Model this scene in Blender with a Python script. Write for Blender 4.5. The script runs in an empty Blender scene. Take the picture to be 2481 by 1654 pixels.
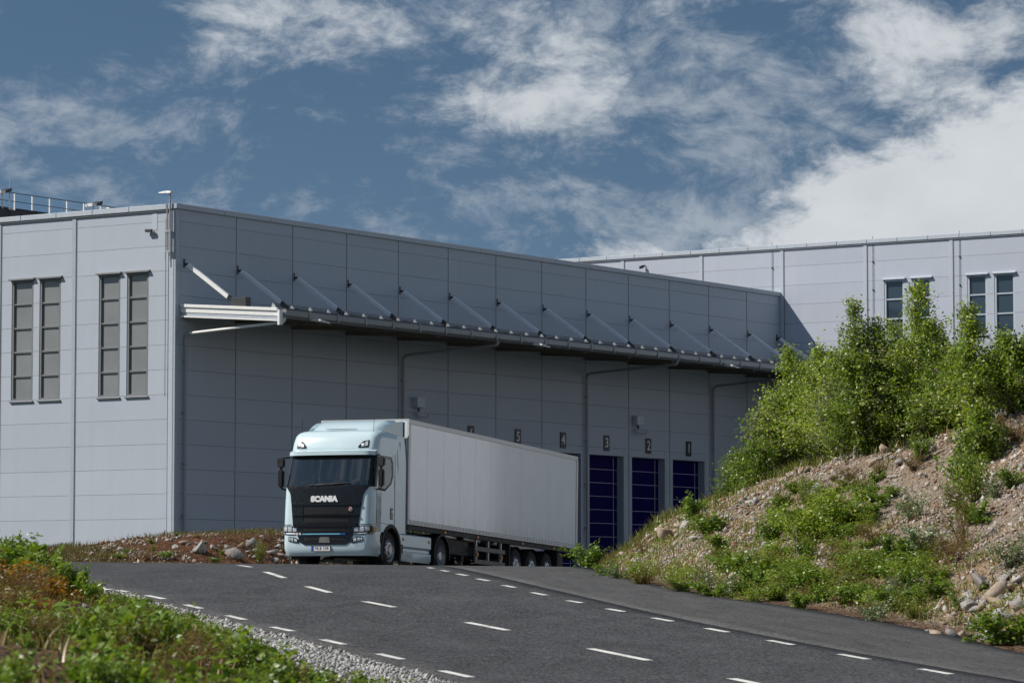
import bpy, bmesh, math, random
import numpy as np
from mathutils import Vector, Matrix, Euler

random.seed(11)
RNG = np.random.default_rng(11)
scene = bpy.context.scene
col = scene.collection
R = math.radians

# ------------------------------------------------------------------ camera
cam = bpy.data.cameras.new("camera")
cam.sensor_width = 36.0
cam.lens = 36.0 * 8400.0 / 2481.0
cam.clip_start = 0.5
cam.clip_end = 6000.0
cam.dof.use_dof = True
cam.dof.focus_distance = 92.0
cam.dof.aperture_fstop = 7.1
camo = bpy.data.objects.new("camera", cam)
camo.location = (0, 0, 0)
camo.rotation_euler = (R(90) + math.atan(620.0 / 8400.0), 0, 0)
col.objects.link(camo)
scene.camera = camo

# ------------------------------------------------------------------ sun direction
SUN_TRAVEL = Vector((164.4, 22.1, -166.0)).normalized()
SUN_EL = math.asin(-SUN_TRAVEL.z)
SUN_AZ = math.atan2(-SUN_TRAVEL.x, -SUN_TRAVEL.y)      # from +Y towards +X

# ------------------------------------------------------------------ world
world = bpy.data.worlds.new("World")
scene.world = world
world.use_nodes = True
wn, wl = world.node_tree.nodes, world.node_tree.links
wn.clear()
def WM(op, a, b=None, c=None, clamp=False):
    n = wn.new("ShaderNodeMath"); n.operation = op; n.use_clamp = clamp
    for i, v in enumerate((a, b, c)):
        if v is None: continue
        if isinstance(v, (int, float)): n.inputs[i].default_value = v
        else: wl.new(v, n.inputs[i])
    return n.outputs[0]
def WSMOOTH(v, lo, hi):
    n = wn.new("ShaderNodeMapRange"); n.interpolation_type = 'SMOOTHSTEP'
    wl.new(v, n.inputs[0]); n.inputs[1].default_value = lo; n.inputs[2].default_value = hi
    return n.outputs[0]
def WNOISE(vec, scale, detail, rough, dist=0.0, lac=2.0):
    n = wn.new("ShaderNodeTexNoise"); n.inputs['Scale'].default_value = scale
    n.inputs['Detail'].default_value = detail; n.inputs['Roughness'].default_value = rough
    n.inputs['Distortion'].default_value = dist; n.inputs['Lacunarity'].default_value = lac
    wl.new(vec, n.inputs['Vector']); return n
tc = wn.new("ShaderNodeTexCoord")
sep = wn.new("ShaderNodeSeparateXYZ"); wl.new(tc.outputs['Generated'], sep.inputs[0])
sx, sy, sz = sep.outputs
# the Nishita dome, looked up a little higher than the low band of sky in view
zup = WM('ADD', WM('MULTIPLY', sz, 2.6), 0.24)
cmb = wn.new("ShaderNodeCombineXYZ"); wl.new(sx, cmb.inputs[0]); wl.new(sy, cmb.inputs[1]); wl.new(zup, cmb.inputs[2])
nrm = wn.new("ShaderNodeVectorMath"); nrm.operation = 'NORMALIZE'; wl.new(cmb.outputs[0], nrm.inputs[0])
sky = wn.new("ShaderNodeTexSky"); sky.sky_type = 'NISHITA'; sky.sun_disc = False
sky.sun_elevation = SUN_EL; sky.sun_rotation = SUN_AZ
sky.air_density = 1.0; sky.dust_density = 0.6; sky.ozone_density = 1.2
wl.new(nrm.outputs[0], sky.inputs[0])
tint = wn.new("ShaderNodeMix"); tint.data_type = 'RGBA'; tint.blend_type = 'MULTIPLY'; tint.inputs[0].default_value = 1.0
wl.new(sky.outputs[0], tint.inputs[6]); tint.inputs[7].default_value = (.70, .86, .85, 1)
# pale air towards the horizon
hz = wn.new("ShaderNodeMix"); hz.data_type = 'RGBA'; wl.new(WM('EXPONENT', WM('MULTIPLY', WM('MAXIMUM', sz, 0.0), -19.0)), hz.inputs[0])
wl.new(tint.outputs[2], hz.inputs[6]); hz.inputs[7].default_value = (2.9, 3.9, 4.8, 1)
# clouds
cvec = wn.new("ShaderNodeCombineXYZ"); wl.new(sx, cvec.inputs[0]); wl.new(sy, cvec.inputs[1]); wl.new(WM('MULTIPLY', sz, 1.7), cvec.inputs[2])
warp = WNOISE(cvec.outputs[0], 16, 3, .5)
wsub = wn.new("ShaderNodeVectorMath"); wsub.operation = 'SUBTRACT'; wl.new(warp.outputs['Color'], wsub.inputs[0]); wsub.inputs[1].default_value = (.5, .5, .5)
wsc = wn.new("ShaderNodeVectorMath"); wsc.operation = 'SCALE'; wl.new(wsub.outputs[0], wsc.inputs[0]); wsc.inputs[3].default_value = .032
wad = wn.new("ShaderNodeVectorMath"); wad.operation = 'ADD'; wl.new(cvec.outputs[0], wad.inputs[0]); wl.new(wsc.outputs[0], wad.inputs[1])
fbm = WNOISE(wad.outputs[0], 26, 12, .66, .12).outputs['Fac']
low = WNOISE(cvec.outputs[0], 9.0, 3, .5).outputs['Fac']
def bump(ax, az, rx, rz, amp):
    dx = WM('DIVIDE', WM('SUBTRACT', sx, ax), rx); dz = WM('DIVIDE', WM('SUBTRACT', sz, az), rz)
    d2 = WM('ADD', WM('MULTIPLY', dx, dx), WM('MULTIPLY', dz, dz))
    return WM('MULTIPLY', WM('EXPONENT', WM('MULTIPLY', d2, -1.0)), amp)
e0 = WM('MINIMUM', WM('ADD', WM('MULTIPLY', WM('SUBTRACT', sx, .043), .50), .100), .21)
bank = WSMOOTH(WM('ADD', WM('SUBTRACT', e0, sz), WM('MULTIPLY', WM('SUBTRACT', fbm, .5), .085)), -.006, .014)
cov = WM('ADD', WM('MULTIPLY', WM('SUBTRACT', low, .5), .42), -.115)
for b in ((.003, .142, .036, .026, .19), (.118, .160, .045, .022, .33), (-.045, .168, .07, .010, .14), (.060, .126, .018, .007, .18),
          (-.075, .145, .06, .025, .12), (.055, .150, .022, .018, -.17), (.03, .108, .04, .012, -.06), (-.11, .15, .035, .025, -.04)):
    cov = WM('ADD', cov, bump(*b))
dens = WSMOOTH(WM('ADD', fbm, cov), .475, .76)
dens = WM('MULTIPLY', dens, .92)
thin = WM('MULTIPLY', WSMOOTH(WM('ADD', WNOISE(wad.outputs[0], 34, 10, .66, .2).outputs['Fac'], WM('MULTIPLY', WM('SUBTRACT', low, .5), .5)), .47, .74), .46)
dens = WM('MAXIMUM', dens, thin)
dens = WM('MAXIMUM', dens, WM('MULTIPLY', bank, .97))
shade = WM('ADD', WM('MULTIPLY', WNOISE(cvec.outputs[0], 40, 6, .55).outputs['Fac'], 1.75), 6.5)
ccol = wn.new("ShaderNodeVectorMath"); ccol.operation = 'SCALE'; ccol.inputs[0].default_value = (.95, 1.0, 1.045); wl.new(shade, ccol.inputs[3])
cm = wn.new("ShaderNodeMix"); cm.data_type = 'RGBA'; wl.new(dens, cm.inputs[0]); wl.new(hz.outputs[2], cm.inputs[6]); wl.new(ccol.outputs[0], cm.inputs[7])
bg = wn.new("ShaderNodeBackground"); bg.inputs[1].default_value = 0.09; wl.new(cm.outputs[2], bg.inputs[0])
wo = wn.new("ShaderNodeOutputWorld"); wl.new(bg.outputs[0], wo.inputs[0])

# ------------------------------------------------------------------ sun lamp
sl = bpy.data.lights.new("sun", 'SUN'); sl.energy = 5.0; sl.angle = R(0.55); sl.color = (1.0, .935, .85)
so = bpy.data.objects.new("sun", sl); so.location = (-60, -10, 80)
so.rotation_euler = SUN_TRAVEL.to_track_quat('-Z', 'Y').to_euler(); col.objects.link(so)

# ------------------------------------------------------------------ exposure
scene.view_settings.view_transform = 'Standard'; scene.view_settings.look = 'None'
scene.view_settings.exposure = 0.0; scene.view_settings.gamma = 1.0; scene.view_settings.use_curve_mapping = False
scene.cycles.max_bounces = 8; scene.cycles.transparent_max_bounces = 12

# ------------------------------------------------------------------ helpers
def setp(o, label=None, cat=None, group=None, kind=None):
    if label: o["label"] = label
    if cat: o["category"] = cat
    if group: o["group"] = group
    if kind: o["kind"] = kind
    return o
def link(name, data, parent=None):
    o = bpy.data.objects.new(name, data); col.objects.link(o)
    if parent is not None: o.parent = parent
    return o
def empty(name, loc=(0, 0, 0), rotz=0.0, parent=None, **kw):
    o = link(name, None, parent); o.location = loc; o.rotation_euler = (0, 0, rotz); o.empty_display_size = .3
    return setp(o, **kw)
def copy_tree(o, parent=None):
    c = o.copy(); col.objects.link(c)
    if parent is not None: c.parent = parent
    for ch in list(o.children): copy_tree(ch, c)
    return c
def mesh_np(name, V, F, mat=None, smooth=False, tint=None):
    V = np.asarray(V, np.float32); F = np.asarray(F, np.int32); k = F.shape[1]
    me = bpy.data.meshes.new(name); me.vertices.add(len(V)); me.vertices.foreach_set("co", V.ravel())
    me.loops.add(F.size); me.loops.foreach_set("vertex_index", F.ravel())
    me.polygons.add(len(F)); me.polygons.foreach_set("loop_start", np.arange(0, F.size, k, dtype=np.int32))
    me.polygons.foreach_set("loop_total", np.full(len(F), k, np.int32))
    if smooth: me.polygons.foreach_set("use_smooth", np.ones(len(F), bool))
    me.update(calc_edges=True)
    if tint is not None:
        a = me.attributes.new("tint", 'FLOAT', 'POINT'); a.data.foreach_set("value", np.asarray(tint, np.float32))
    if mat: me.materials.append(mat)
    return me
class MB:
    def __init__(s): s.v = []; s.f = []; s.M = None
    def add(s, V, F):
        n = len(s.v)
        if s.M is not None: V = [tuple(s.M @ Vector(p)) for p in V]
        s.v += [tuple(p) for p in V]; s.f += [tuple(i + n for i in f) for f in F]; return s
    def box(s, x0, x1, y0, y1, z0, z1):
        return s.add([(x0,y0,z0),(x1,y0,z0),(x1,y1,z0),(x0,y1,z0),(x0,y0,z1),(x1,y0,z1),(x1,y1,z1),(x0,y1,z1)],
              [(0,3,2,1),(4,5,6,7),(0,1,5,4),(1,2,6,5),(2,3,7,6),(3,0,4,7)])
    def hexa(s, P):          # eight corners, bottom ring then top ring
        return s.add(P, [(0,3,2,1),(4,5,6,7),(0,1,5,4),(1,2,6,5),(2,3,7,6),(3,0,4,7)])
    def tube(s, path, r, n=8, caps=True):
        P = [Vector(p) for p in path]; rr = r if isinstance(r, (list, tuple)) else [r] * len(P)
        V, F = [], []
        for i, p in enumerate(P):
            d = (P[min(i + 1, len(P) - 1)] - P[max(i - 1, 0)]).normalized()
            a = d.orthogonal().normalized() if i == 0 else (a - d * a.dot(d)).normalized()
            b = d.cross(a)
            V += [p + (a * math.cos(2 * math.pi * k / n) + b * math.sin(2 * math.pi * k / n)) * rr[i] for k in range(n)]
        for i in range(len(P) - 1):
            for k in range(n):
                F.append((i*n+k, i*n+(k+1) % n, (i+1)*n+(k+1) % n, (i+1)*n+k))
        if caps: F += [tuple(range(n))[::-1], tuple(range((len(P)-1)*n, len(P)*n))]
        return s.add(V, F)
    def bar(s, p0, p1, w, h, up=(0, 0, 1)):
        p0, p1 = Vector(p0), Vector(p1); d = (p1 - p0).normalized(); u = Vector(up); sd = d.cross(u).normalized(); u = sd.cross(d)
        a, b = sd * w / 2, u * h / 2
        return s.hexa([p0-a-b, p0+a-b, p1+a-b, p1-a-b, p0-a+b, p0+a+b, p1+a+b, p1-a+b])
    def lathe(s, prof, c, axis=(0, 1, 0), n=32):      # prof: (distance along axis, radius)
        ax = Vector(axis).normalized(); a = ax.orthogonal().normalized(); b = ax.cross(a); c = Vector(c); V, F = [], []
        for (t, r) in prof:
            V += [c + ax * t + (a * math.cos(2*math.pi*k/n) + b * math.sin(2*math.pi*k/n)) * r for k in range(n)]
        for i in range(len(prof) - 1):
            for k in range(n): F.append((i*n+k, i*n+(k+1) % n, (i+1)*n+(k+1) % n, (i+1)*n+k))
        return s.add(V, F)
    def grid(s, rows):        # list of rows of points
        n = len(rows[0]); V = [p for r in rows for p in r]
        return s.add(V, [(i*n+k, i*n+k+1, (i+1)*n+k+1, (i+1)*n+k) for i in range(len(rows)-1) for k in range(n-1)])
    def prism(s, poly, y0, y1):   # polygon in x,z swept along y
        n = len(poly)
        return s.add([(x, y0, z) for x, z in poly] + [(x, y1, z) for x, z in poly],
            [tuple(range(n))[::-1], tuple(range(n, 2*n))] + [(i, (i+1) % n, n+(i+1) % n, n+i) for i in range(n)])
    def mesh(s, name, mat, smooth=False, bevel=0, recalc=True, seg=1):
        me = bpy.data.meshes.new(name); me.from_pydata(s.v, [], s.f)
        if recalc or bevel:
            bm = bmesh.new(); bm.from_mesh(me)
            if recalc: bmesh.ops.recalc_face_normals(bm, faces=bm.faces)
            if bevel:
                bmesh.ops.bevel(bm, geom=[e for e in bm.edges if len(e.link_faces) == 2 and e.calc_face_angle(0) > .5], offset=bevel, segments=seg, affect='EDGES', clamp_overlap=True)
            bm.to_mesh(me); bm.free()
        if smooth:
            me.polygons.foreach_set("use_smooth", [True] * len(me.polygons))
            try: me.set_sharp_from_angle(angle=R(38))
            except Exception: pass
        me.materials.append(mat); return me
    def build(s, name, mat, parent=None, smooth=False, bevel=0, recalc=True, seg=1, **kw):
        return setp(link(name, s.mesh(name, mat, smooth, bevel, recalc, seg), parent), **kw)

# ------------------------------------------------------------------ materials
class NT:
    def __init__(s, name):
        s.m = bpy.data.materials.new(name); s.m.use_nodes = True; s.n = s.m.node_tree.nodes; s.l = s.m.node_tree.links
        s.n.clear(); s.out = s.n.new("ShaderNodeOutputMaterial")
    def put(s, sock, v):
        if isinstance(v, (int, float)): sock.default_value = v
        elif isinstance(v, (tuple, list)): sock.default_value = tuple(v) + ((1,) if len(v) == 3 and len(sock.default_value) == 4 else ())
        else: s.l.new(v, sock)
    def coord(s, kind='Object', scale=None):
        t = s.n.new("ShaderNodeTexCoord").outputs[kind]
        if scale is None: return t
        m = s.n.new("ShaderNodeMapping"); m.inputs['Scale'].default_value = scale; s.l.new(t, m.inputs[0]); return m.outputs[0]
    def pos(s): return s.n.new("ShaderNodeNewGeometry").outputs['Position']
    def noise(s, vec, scale, detail=4, rough=.55, out='Fac', dist=0):
        n = s.n.new("ShaderNodeTexNoise"); s.l.new(vec, n.inputs['Vector']); n.inputs['Scale'].default_value = scale
        n.inputs['Detail'].default_value = detail; n.inputs['Roughness'].default_value = rough; n.inputs['Distortion'].default_value = dist
        return n.outputs[out]
    def vor(s, vec, scale, feature='F1', out='Distance', rand=1.0):
        n = s.n.new("ShaderNodeTexVoronoi"); n.feature = feature; s.l.new(vec, n.inputs['Vector']); n.inputs['Scale'].default_value = scale
        n.inputs['Randomness'].default_value = rand
        return n.outputs[out]
    def ramp(s, fac, stops, interp='LINEAR'):
        n = s.n.new("ShaderNodeValToRGB"); n.color_ramp.interpolation = interp; e = n.color_ramp.elements
        while len(e) < len(stops): e.new(.5)
        for i, (p, c) in enumerate(stops):
            e[i].position = p; c = (c, c, c) if isinstance(c, (int, float)) else c; e[i].color = tuple(c) + (1,)
        s.l.new(fac, n.inputs[0]); return n.outputs[0]
    def mix(s, fac, a, b, blend='MIX'):
        n = s.n.new("ShaderNodeMix"); n.data_type = 'RGBA'; n.blend_type = blend
        s.put(n.inputs[0], fac); s.put(n.inputs[6], a); s.put(n.inputs[7], b); return n.outputs[2]
    def math(s, op, a, b=None, clamp=False):
        n = s.n.new("ShaderNodeMath"); n.operation = op; n.use_clamp = clamp; s.put(n.inputs[0], a)
        if b is not None: s.put(n.inputs[1], b)
        return n.outputs[0]
    def attr(s, name, out='Fac'):
        n = s.n.new("ShaderNodeAttribute"); n.attribute_name = name; return n.outputs[out]
    def rnd(s): return s.n.new("ShaderNodeObjectInfo").outputs['Random']
    def bump(s, h, strength=.3, dist=.02, normal=None):
        n = s.n.new("ShaderNodeBump"); n.inputs['Strength'].default_value = strength; n.inputs['Distance'].default_value = dist
        s.l.new(h, n.inputs['Height'])
        if normal is not None: s.l.new(normal, n.inputs['Normal'])
        return n.outputs[0]
    def bsdf(s, color, rough=.5, metal=0.0, normal=None, spec=.5, coat=0.0, emit=None, estr=0):
        b = s.n.new("ShaderNodeBsdfPrincipled"); s.put(b.inputs['Base Color'], color); s.put(b.inputs['Roughness'], rough)
        s.put(b.inputs['Metallic'], metal); b.inputs['Specular IOR Level'].default_value = spec; b.inputs['Coat Weight'].default_value = coat
        b.inputs['Coat Roughness'].default_value = .06
        if normal is not None: s.l.new(normal, b.inputs['Normal'])
        if emit: b.inputs['Emission Color'].default_value = tuple(emit) + (1,); b.inputs['Emission Strength'].default_value = estr
        s.l.new(b.outputs[0], s.out.inputs[0]); return b
def plain(name, color, rough=.5, metal=0.0, var=.08, scale=6.0, spec=.5, coat=0.0, rvar=.1):
    t = NT(name); p = t.pos(); n = t.noise(p, scale, 5, .6)
    lo = tuple(c * (1 - var) for c in color); hi = tuple(min(1, c * (1 + var)) for c in color)
    t.bsdf(t.ramp(n, [(.3, lo), (.7, hi)]), t.ramp(n, [(.3, max(.03, rough - rvar)), (.7, min(1, rough + rvar))]), metal, spec=spec, coat=coat)
    return t.m
def panel_mat(name, color, rough=.42, streak=.085, metal=0.0):
    t = NT(name); p = t.pos()
    st = t.noise(t.coord('Object', (1.2, 1.2, .12)), 2.2, 5, .6)
    big = t.noise(p, .35, 3, .5)
    rn = t.rnd()
    v = t.math('ADD', t.math('MULTIPLY', t.math('SUBTRACT', st, .5), streak), t.math('MULTIPLY', t.math('SUBTRACT', rn, .5), .055))
    v = t.math('ADD', v, t.math('MULTIPLY', t.math('SUBTRACT', big, .5), .07))
    c = t.mix(1.0, color, t.math('ADD', v, 1.0), 'MULTIPLY')
    nb = t.bump(t.noise(p, .8, 2, .4), .22, .05)
    t.bsdf(c, t.ramp(st, [(.3, rough - .06), (.7, rough + .08)]), metal, normal=nb, spec=.12)
    return t.m
def leaf_mat(name, cols, transl=.38, rough=.4):
    t = NT(name); a = t.attr("tint")
    oi = t.rnd(); a2 = t.math('ADD', a, t.math('MULTIPLY', t.math('SUBTRACT', oi, .5), .25), True)
    c = t.ramp(a2, [(i / (len(cols) - 1), k) for i, k in enumerate(cols)])
    b = t.bsdf(c, rough, spec=.5)
    tr = t.n.new("ShaderNodeBsdfTranslucent"); t.put(tr.inputs[0], t.mix(1.0, c, (1.35, 1.25, .55), 'MULTIPLY'))
    mx = t.n.new("ShaderNodeMixShader"); mx.inputs[0].default_value = transl
    t.l.new(b.outputs[0], mx.inputs[1]); t.l.new(tr.outputs[0], mx.inputs[2]); t.l.new(mx.outputs[0], t.out.inputs[0])
    return t.m
def rock_mat(name, a, b, c):
    t = NT(name); p = t.coord('Object'); rn = t.rnd()
    n = t.noise(t.pos(), 9, 8, .65); k = t.math('ADD', t.math('MULTIPLY', n, .75), t.math('MULTIPLY', rn, .3))
    cc = t.ramp(k, [(.3, a), (.55, b), (.78, c)])
    t.bsdf(cc, .9, normal=t.bump(t.noise(t.pos(), 22, 6, .6), .6, .03), spec=.2); return t.m

# ================================================================== GROUND
CP = np.array([(-1.93, 80.2, 0.69), (-1.17, 74.3, 0.51), (-0.18, 68.3, 0.24), (0.99, 62.5, -0.04), (2.3, 56.6, -0.33), (3.75, 50.8, -0.62), (5.28, 45, -0.92), (6.6, 40, -1.17), (8.6, 33, -1.5), (11, 26, -1.85), (-0.91, 45, -0.94), (-2.76, 50.7, -0.61), (-4.5, 55.5, -0.37), (-6.4, 61, -0.1), (-8, 67.6, 0.2), (-0.1, 40.5, -1.17), (1.5, 34, -1.5), (4, 26, -1.85), (-5, 80, 0.76), (-9, 78, 0.7), (-14, 79, 0.82), (-20, 83, 0.95), (-32, 86, 1), (1.5, 81, 0.7), (1.5, 88, 0.72), (-2.5, 86, 0.79), (-6, 88, 0.8), (-4.96, 85, 0.8), (-3.4, 85, 0.79), (-1.4, 85, 0.76), (0.6, 83, 0.72), (-11, 86, 0.9), (-32, 92, 1.1), (-11.29, 89.5, 0.97), (-8.7, 89.5, 0.92), (-6.53, 91.5, 0.91), (-4.9, 90.5, 0.72), (-4, 93, 0.67), (-2.96, 95.65, 0.59), (-1.7, 99, 0.46), (-0.57, 102, 0.35), (0.8, 105.6, 0.23), (2, 109, 0.18), (0, 118, 0.2), (10, 130, 0), (18, 150, -0.1), (0, 140, 0.1), (14, 172, 0), (30, 160, 0.2), (24, 140, 0.1), (7.1, 48, -0.79), (6.4, 53.3, -0.5), (5, 59.1, -0.22), (3.38, 63.9, 0), (2.07, 73.5, 0.48), (10.5, 36, -1.3), (14, 26, -1.8), (2.86, 86.5, 1.63), (1.81, 85, 1.03), (3.78, 86, 1.98), (4.88, 84.8, 2.24), (5.5, 83.5, 2.45), (6.13, 82, 2.74), (6.99, 80, 3.05), (7.78, 77.5, 3.16), (8.99, 74.5, 3.38), (10.22, 71.5, 3.53), (12.45, 67, 3.56), (4.5, 92, 1.5), (7, 92, 2.2), (10, 88, 2.9), (13, 82, 3.3), (11.2, 75, 3.72), (9.9, 78, 3.5), (14, 72, 3.8), (17, 78, 3.7), (22, 72, 3.9), (6, 99, 1), (10, 103, 1.5), (17, 100, 3), (26, 90, 4), (40, 70, 4.4), (36, 105, 3), (16, 118, 0.9), (8.85, 60, 1.05), (7.8, 65, 1.13), (6.32, 70, 1.22), (4.69, 76, 1.32), (9.67, 65.5, 2.23), (8.41, 70, 2.3), (6.78, 75, 2.2), (7.95, 54, 0.04), (7.07, 59, 0.19), (5.77, 64, 0.36), (13, 50, 2), (19, 56, 3.3), (15, 40, 0.6), (20, 36, 1.5), (28, 45, 3.4), (-13.61, 97, 1.16), (-12.72, 97, 1.25), (-10.77, 98, 1.57), (-9.53, 98.5, 1.72), (-8.01, 99, 1.77), (-6.48, 99, 1.8), (-3.8, 103, 1.55), (-11.32, 103, 1.6), (-8.49, 105, 1.76), (-13.51, 103, 1.31), (-16, 99, 1.1), (-26, 100, 1.1), (-12, 110, 1.6), (-7, 110, 1.8), (-4, 110, 1.2), (-20, 118, 1.2), (-14, 130, 1), (-30, 125, 1.2), (-45, 110, 1.5), (-2.23, 20, -0.5), (-3.57, 32, -0.47), (-5.02, 45, -0.23), (-6.89, 58, -0), (-4.42, 30, -0.26), (-6.63, 45, 0.09), (-7.99, 57, 0.42), (-8.23, 45, 0.25), (-5.12, 28, -0.18), (-1.76, 43.2, -1.01), (-2.18, 34, -0.82), (-1.22, 30, -0.97), (-3.27, 43, -0.73), (-0.81, 36, -1.33), (1, 20, -1.1), (-1, 20, -0.8), (-1.67, 22, -0.61), (-3, 10, -0.7), (0, 0, -1.3), (4, 8, -1.6), (8, 14, -2), (-8, 6, -0.9), (-12, 30, 0), (-18, 50, 0.7), (-18, 65, 0.9), (-13, 71, 0.75), (-30, 60, 1.2), (-30, 25, 0.3), (14, 6, -2.4), (25, 15, -1.8), (-4.42, 49, -0.42)], float)
def _ker(A, B):
    return -np.sqrt(((A[:, None, :] - B[None]) ** 2).sum(-1) + 9.0)
def _solve(C):
    n = len(C); Q = np.c_[np.ones(n), C[:, :2]]
    M = np.zeros((n + 3, n + 3)); M[:n, :n] = _ker(C[:, :2], C[:, :2]); M[:n, n:] = Q; M[n:, :n] = Q.T
    return np.linalg.solve(M, np.r_[C[:, 2], 0, 0, 0])
CW = _solve(CP)
def _rbf(X, Y):
    """smooth lie of the land (metres, eye level = 0)"""
    X = np.asarray(X, float); Y = np.asarray(Y, float); q = np.c_[X.ravel(), Y.ravel()]; o = np.empty(len(q))
    for i in range(0, len(q), 15000):
        a = q[i:i+15000]; o[i:i+15000] = _ker(a, CP[:, :2]) @ CW[:-3] + CW[-3] + a @ CW[-2:]
    return o.reshape(X.shape)
def vnoise(X, Y, sc, seed=0):
    X = np.asarray(X, float) * sc + seed * 17.3; Y = np.asarray(Y, float) * sc + seed * 9.1
    xi = np.floor(X).astype(np.int64); yi = np.floor(Y).astype(np.int64); fx = X - xi; fy = Y - yi
    fx = fx * fx * (3 - 2 * fx); fy = fy * fy * (3 - 2 * fy)
    def hs(a, b):
        n = (a * 374761393 + b * 668265263 + seed * 1442695) & 0x7fffffff
        n = ((n ^ (n >> 13)) * 1274126177) & 0x7fffffff
        return ((n ^ (n >> 16)) & 0xffff) / 65535.0
    return (hs(xi, yi) * (1 - fx) + hs(xi + 1, yi) * fx) * (1 - fy) + (hs(xi, yi + 1) * (1 - fx) + hs(xi + 1, yi + 1) * fx) * fy

# edges of the asphalt (x, y)
LEFT = [(5.2, 22), (4, 26), (2.1, 33), (.6, 38.5), (-.58, 42.6), (-1.94, 47.4), (-4.18, 54.8), (-6.14, 60.8), (-7.75, 65.9), (-10.3, 71.5), (-14, 76), (-20, 79.6), (-34, 83)]
SEAM = [(13.0, 22), (11.4, 26), (9.0, 33), (7.0, 40), (5.65, 45), (4.12, 50.8), (2.67, 56.6), (1.36, 62.5), (.18, 68.3), (-.82, 74.3), (-1.6, 80.2), (-3, 86), (-7.6, 90.6), (-12, 90), (-20, 91), (-34, 93)]
RIGHT = [(17, 22), (15.2, 26), (12.2, 33), (9.6, 39.5), (8.2, 43.5), (7.1, 48), (6.4, 53.3), (5.0, 59.1), (3.45, 63.9), (2.55, 69), (2.07, 73.5), (1.5, 81)]
YARD_L = [(-1.6, 80.2), (-3, 86), (-7.6, 90.6), (-6.6, 93.5), (-5.0, 98), (-3.0, 103.4), (-2.6, 112), (-8, 124), (-11.5, 132)]
YARD_R = [(1.5, 81), (1.45, 86), (1.5, 90), (3.0, 97), (5.6, 106), (9, 116), (14, 132), (19, 150), (23, 168)]
def resample(P, n):
    P = np.array(P, float)
    # Catmull-Rom through the points, then equal steps
    E = np.vstack([2*P[0]-P[1], P, 2*P[-1]-P[-2]]); out = []
    for i in range(1, len(E) - 2):
        t = np.linspace(0, 1, 12, endpoint=False)[:, None]; a, b, c, d = E[i-1], E[i], E[i+1], E[i+2]
        out.append(.5 * ((2*b) + (-a+c)*t + (2*a-5*b+4*c-d)*t*t + (-a+3*b-3*c+d)*t**3))
    S = np.vstack(out + [P[-1:]]); L = np.r_[0, np.cumsum(np.hypot(*np.diff(S, axis=0).T))]
    q = np.linspace(0, L[-1], n); return np.c_[np.interp(q, L, S[:, 0]), np.interp(q, L, S[:, 1])]
def seg_dist(X, Y, P, closed=False):
    P = np.asarray(P, float); q = np.c_[np.ravel(X), np.ravel(Y)]; d = np.full(len(q), 1e9)
    n = len(P) if closed else len(P) - 1
    for i in range(n):
        a, b = P[i], P[(i+1) % len(P)]; ab = b - a; t = np.clip(((q - a) @ ab) / (ab @ ab + 1e-9), 0, 1)
        d = np.minimum(d, np.hypot(*(q - a - t[:, None] * ab).T))
    return d.reshape(np.shape(X))
def inside(X, Y, P):
    P = np.asarray(P, float); x = np.ravel(X); y = np.ravel(Y); r = np.zeros(len(x), bool)
    for i in range(len(P)):
        (x0, y0), (x1, y1) = P[i-1], P[i]
        c = ((y0 > y) != (y1 > y)) & (x < (x1 - x0) * (y - y0) / (y1 - y0 + 1e-12) + x0); r ^= c
    return r.reshape(np.shape(X))
rsL, rsR = resample(LEFT, 70), resample(RIGHT, 60)
rsS = resample(SEAM, 90); rsYL = resample(YARD_L, 40); rsYR = resample(YARD_R, 50)
ASPH = np.vstack([rsL, resample(SEAM[12:], 30)[::-1], resample(YARD_L[2:], 40), rsYR[::-1], rsR[::-1]])
def road_sd(X, Y):
    d = seg_dist(X, Y, ASPH, True); return np.where(inside(X, Y, ASPH), -d, d)
def sstep(v, a, b):
    t = np.clip((np.asarray(v, float) - a) / (b - a), 0, 1); return t * t * (3 - 2 * t)
RC = np.array([0.3632, 1.125, -0.5876, -0.472, 0.0174, 0.1035, 0.0187, -0.0509, 0.0019, -0.0775, -0.0155])
def zroad(X, Y):
    """cambered, cresting surface of the road"""
    x = np.clip(X, -33, 17) / 10; y = (np.clip(Y, 22, 109) - 70) / 25
    return np.stack([1 + 0*x, y, y**2, y**3, y**4, y**5, y**6, x, x*x, x*y, x*y*y], -1) @ RC
def hsm(X, Y):
    X = np.asarray(X, float); Y = np.asarray(Y, float)
    w = (1 - sstep(road_sd(X, Y), .15, 2.6)) * (1 - sstep(Y, 101, 110)) * sstep(Y, 10, 22)
    return _rbf(X, Y) * (1 - w) + zroad(X, Y) * w
def zones(X, Y):
    sd = road_sd(X, Y); X = np.asarray(X, float); Y = np.asarray(Y, float)
    right = X > np.interp(Y, [20, 48, 63, 74, 82, 95, 118, 170], [12, 4.5, 2.0, .5, -.5, .5, 5, 15])
    hill = right * sstep(sd, .3, 1.2) * sstep(Y, 30, 40)
    mound = (~right) * sstep(Y, 84, 88) * sstep(-X, 1, 4) * (sd > 0)
    bank = (~right) * (Y < 84) * (sd > 0)
    gravel = np.where(sd > 0, 1 - sstep(sd, 1.05, 1.9), 0) * ((~right) & (Y < 75))
    return sd, hill, mound, bank, gravel
def far_zone(X, Y):
    X = np.asarray(X, float); Y = np.asarray(Y, float)
    return np.clip(np.maximum.reduce([sstep(Y, 97, 104), sstep(X, 14, 20), sstep(-X, 22, 30), sstep(-Y, -10, 0)]), 0, 1)
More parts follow.
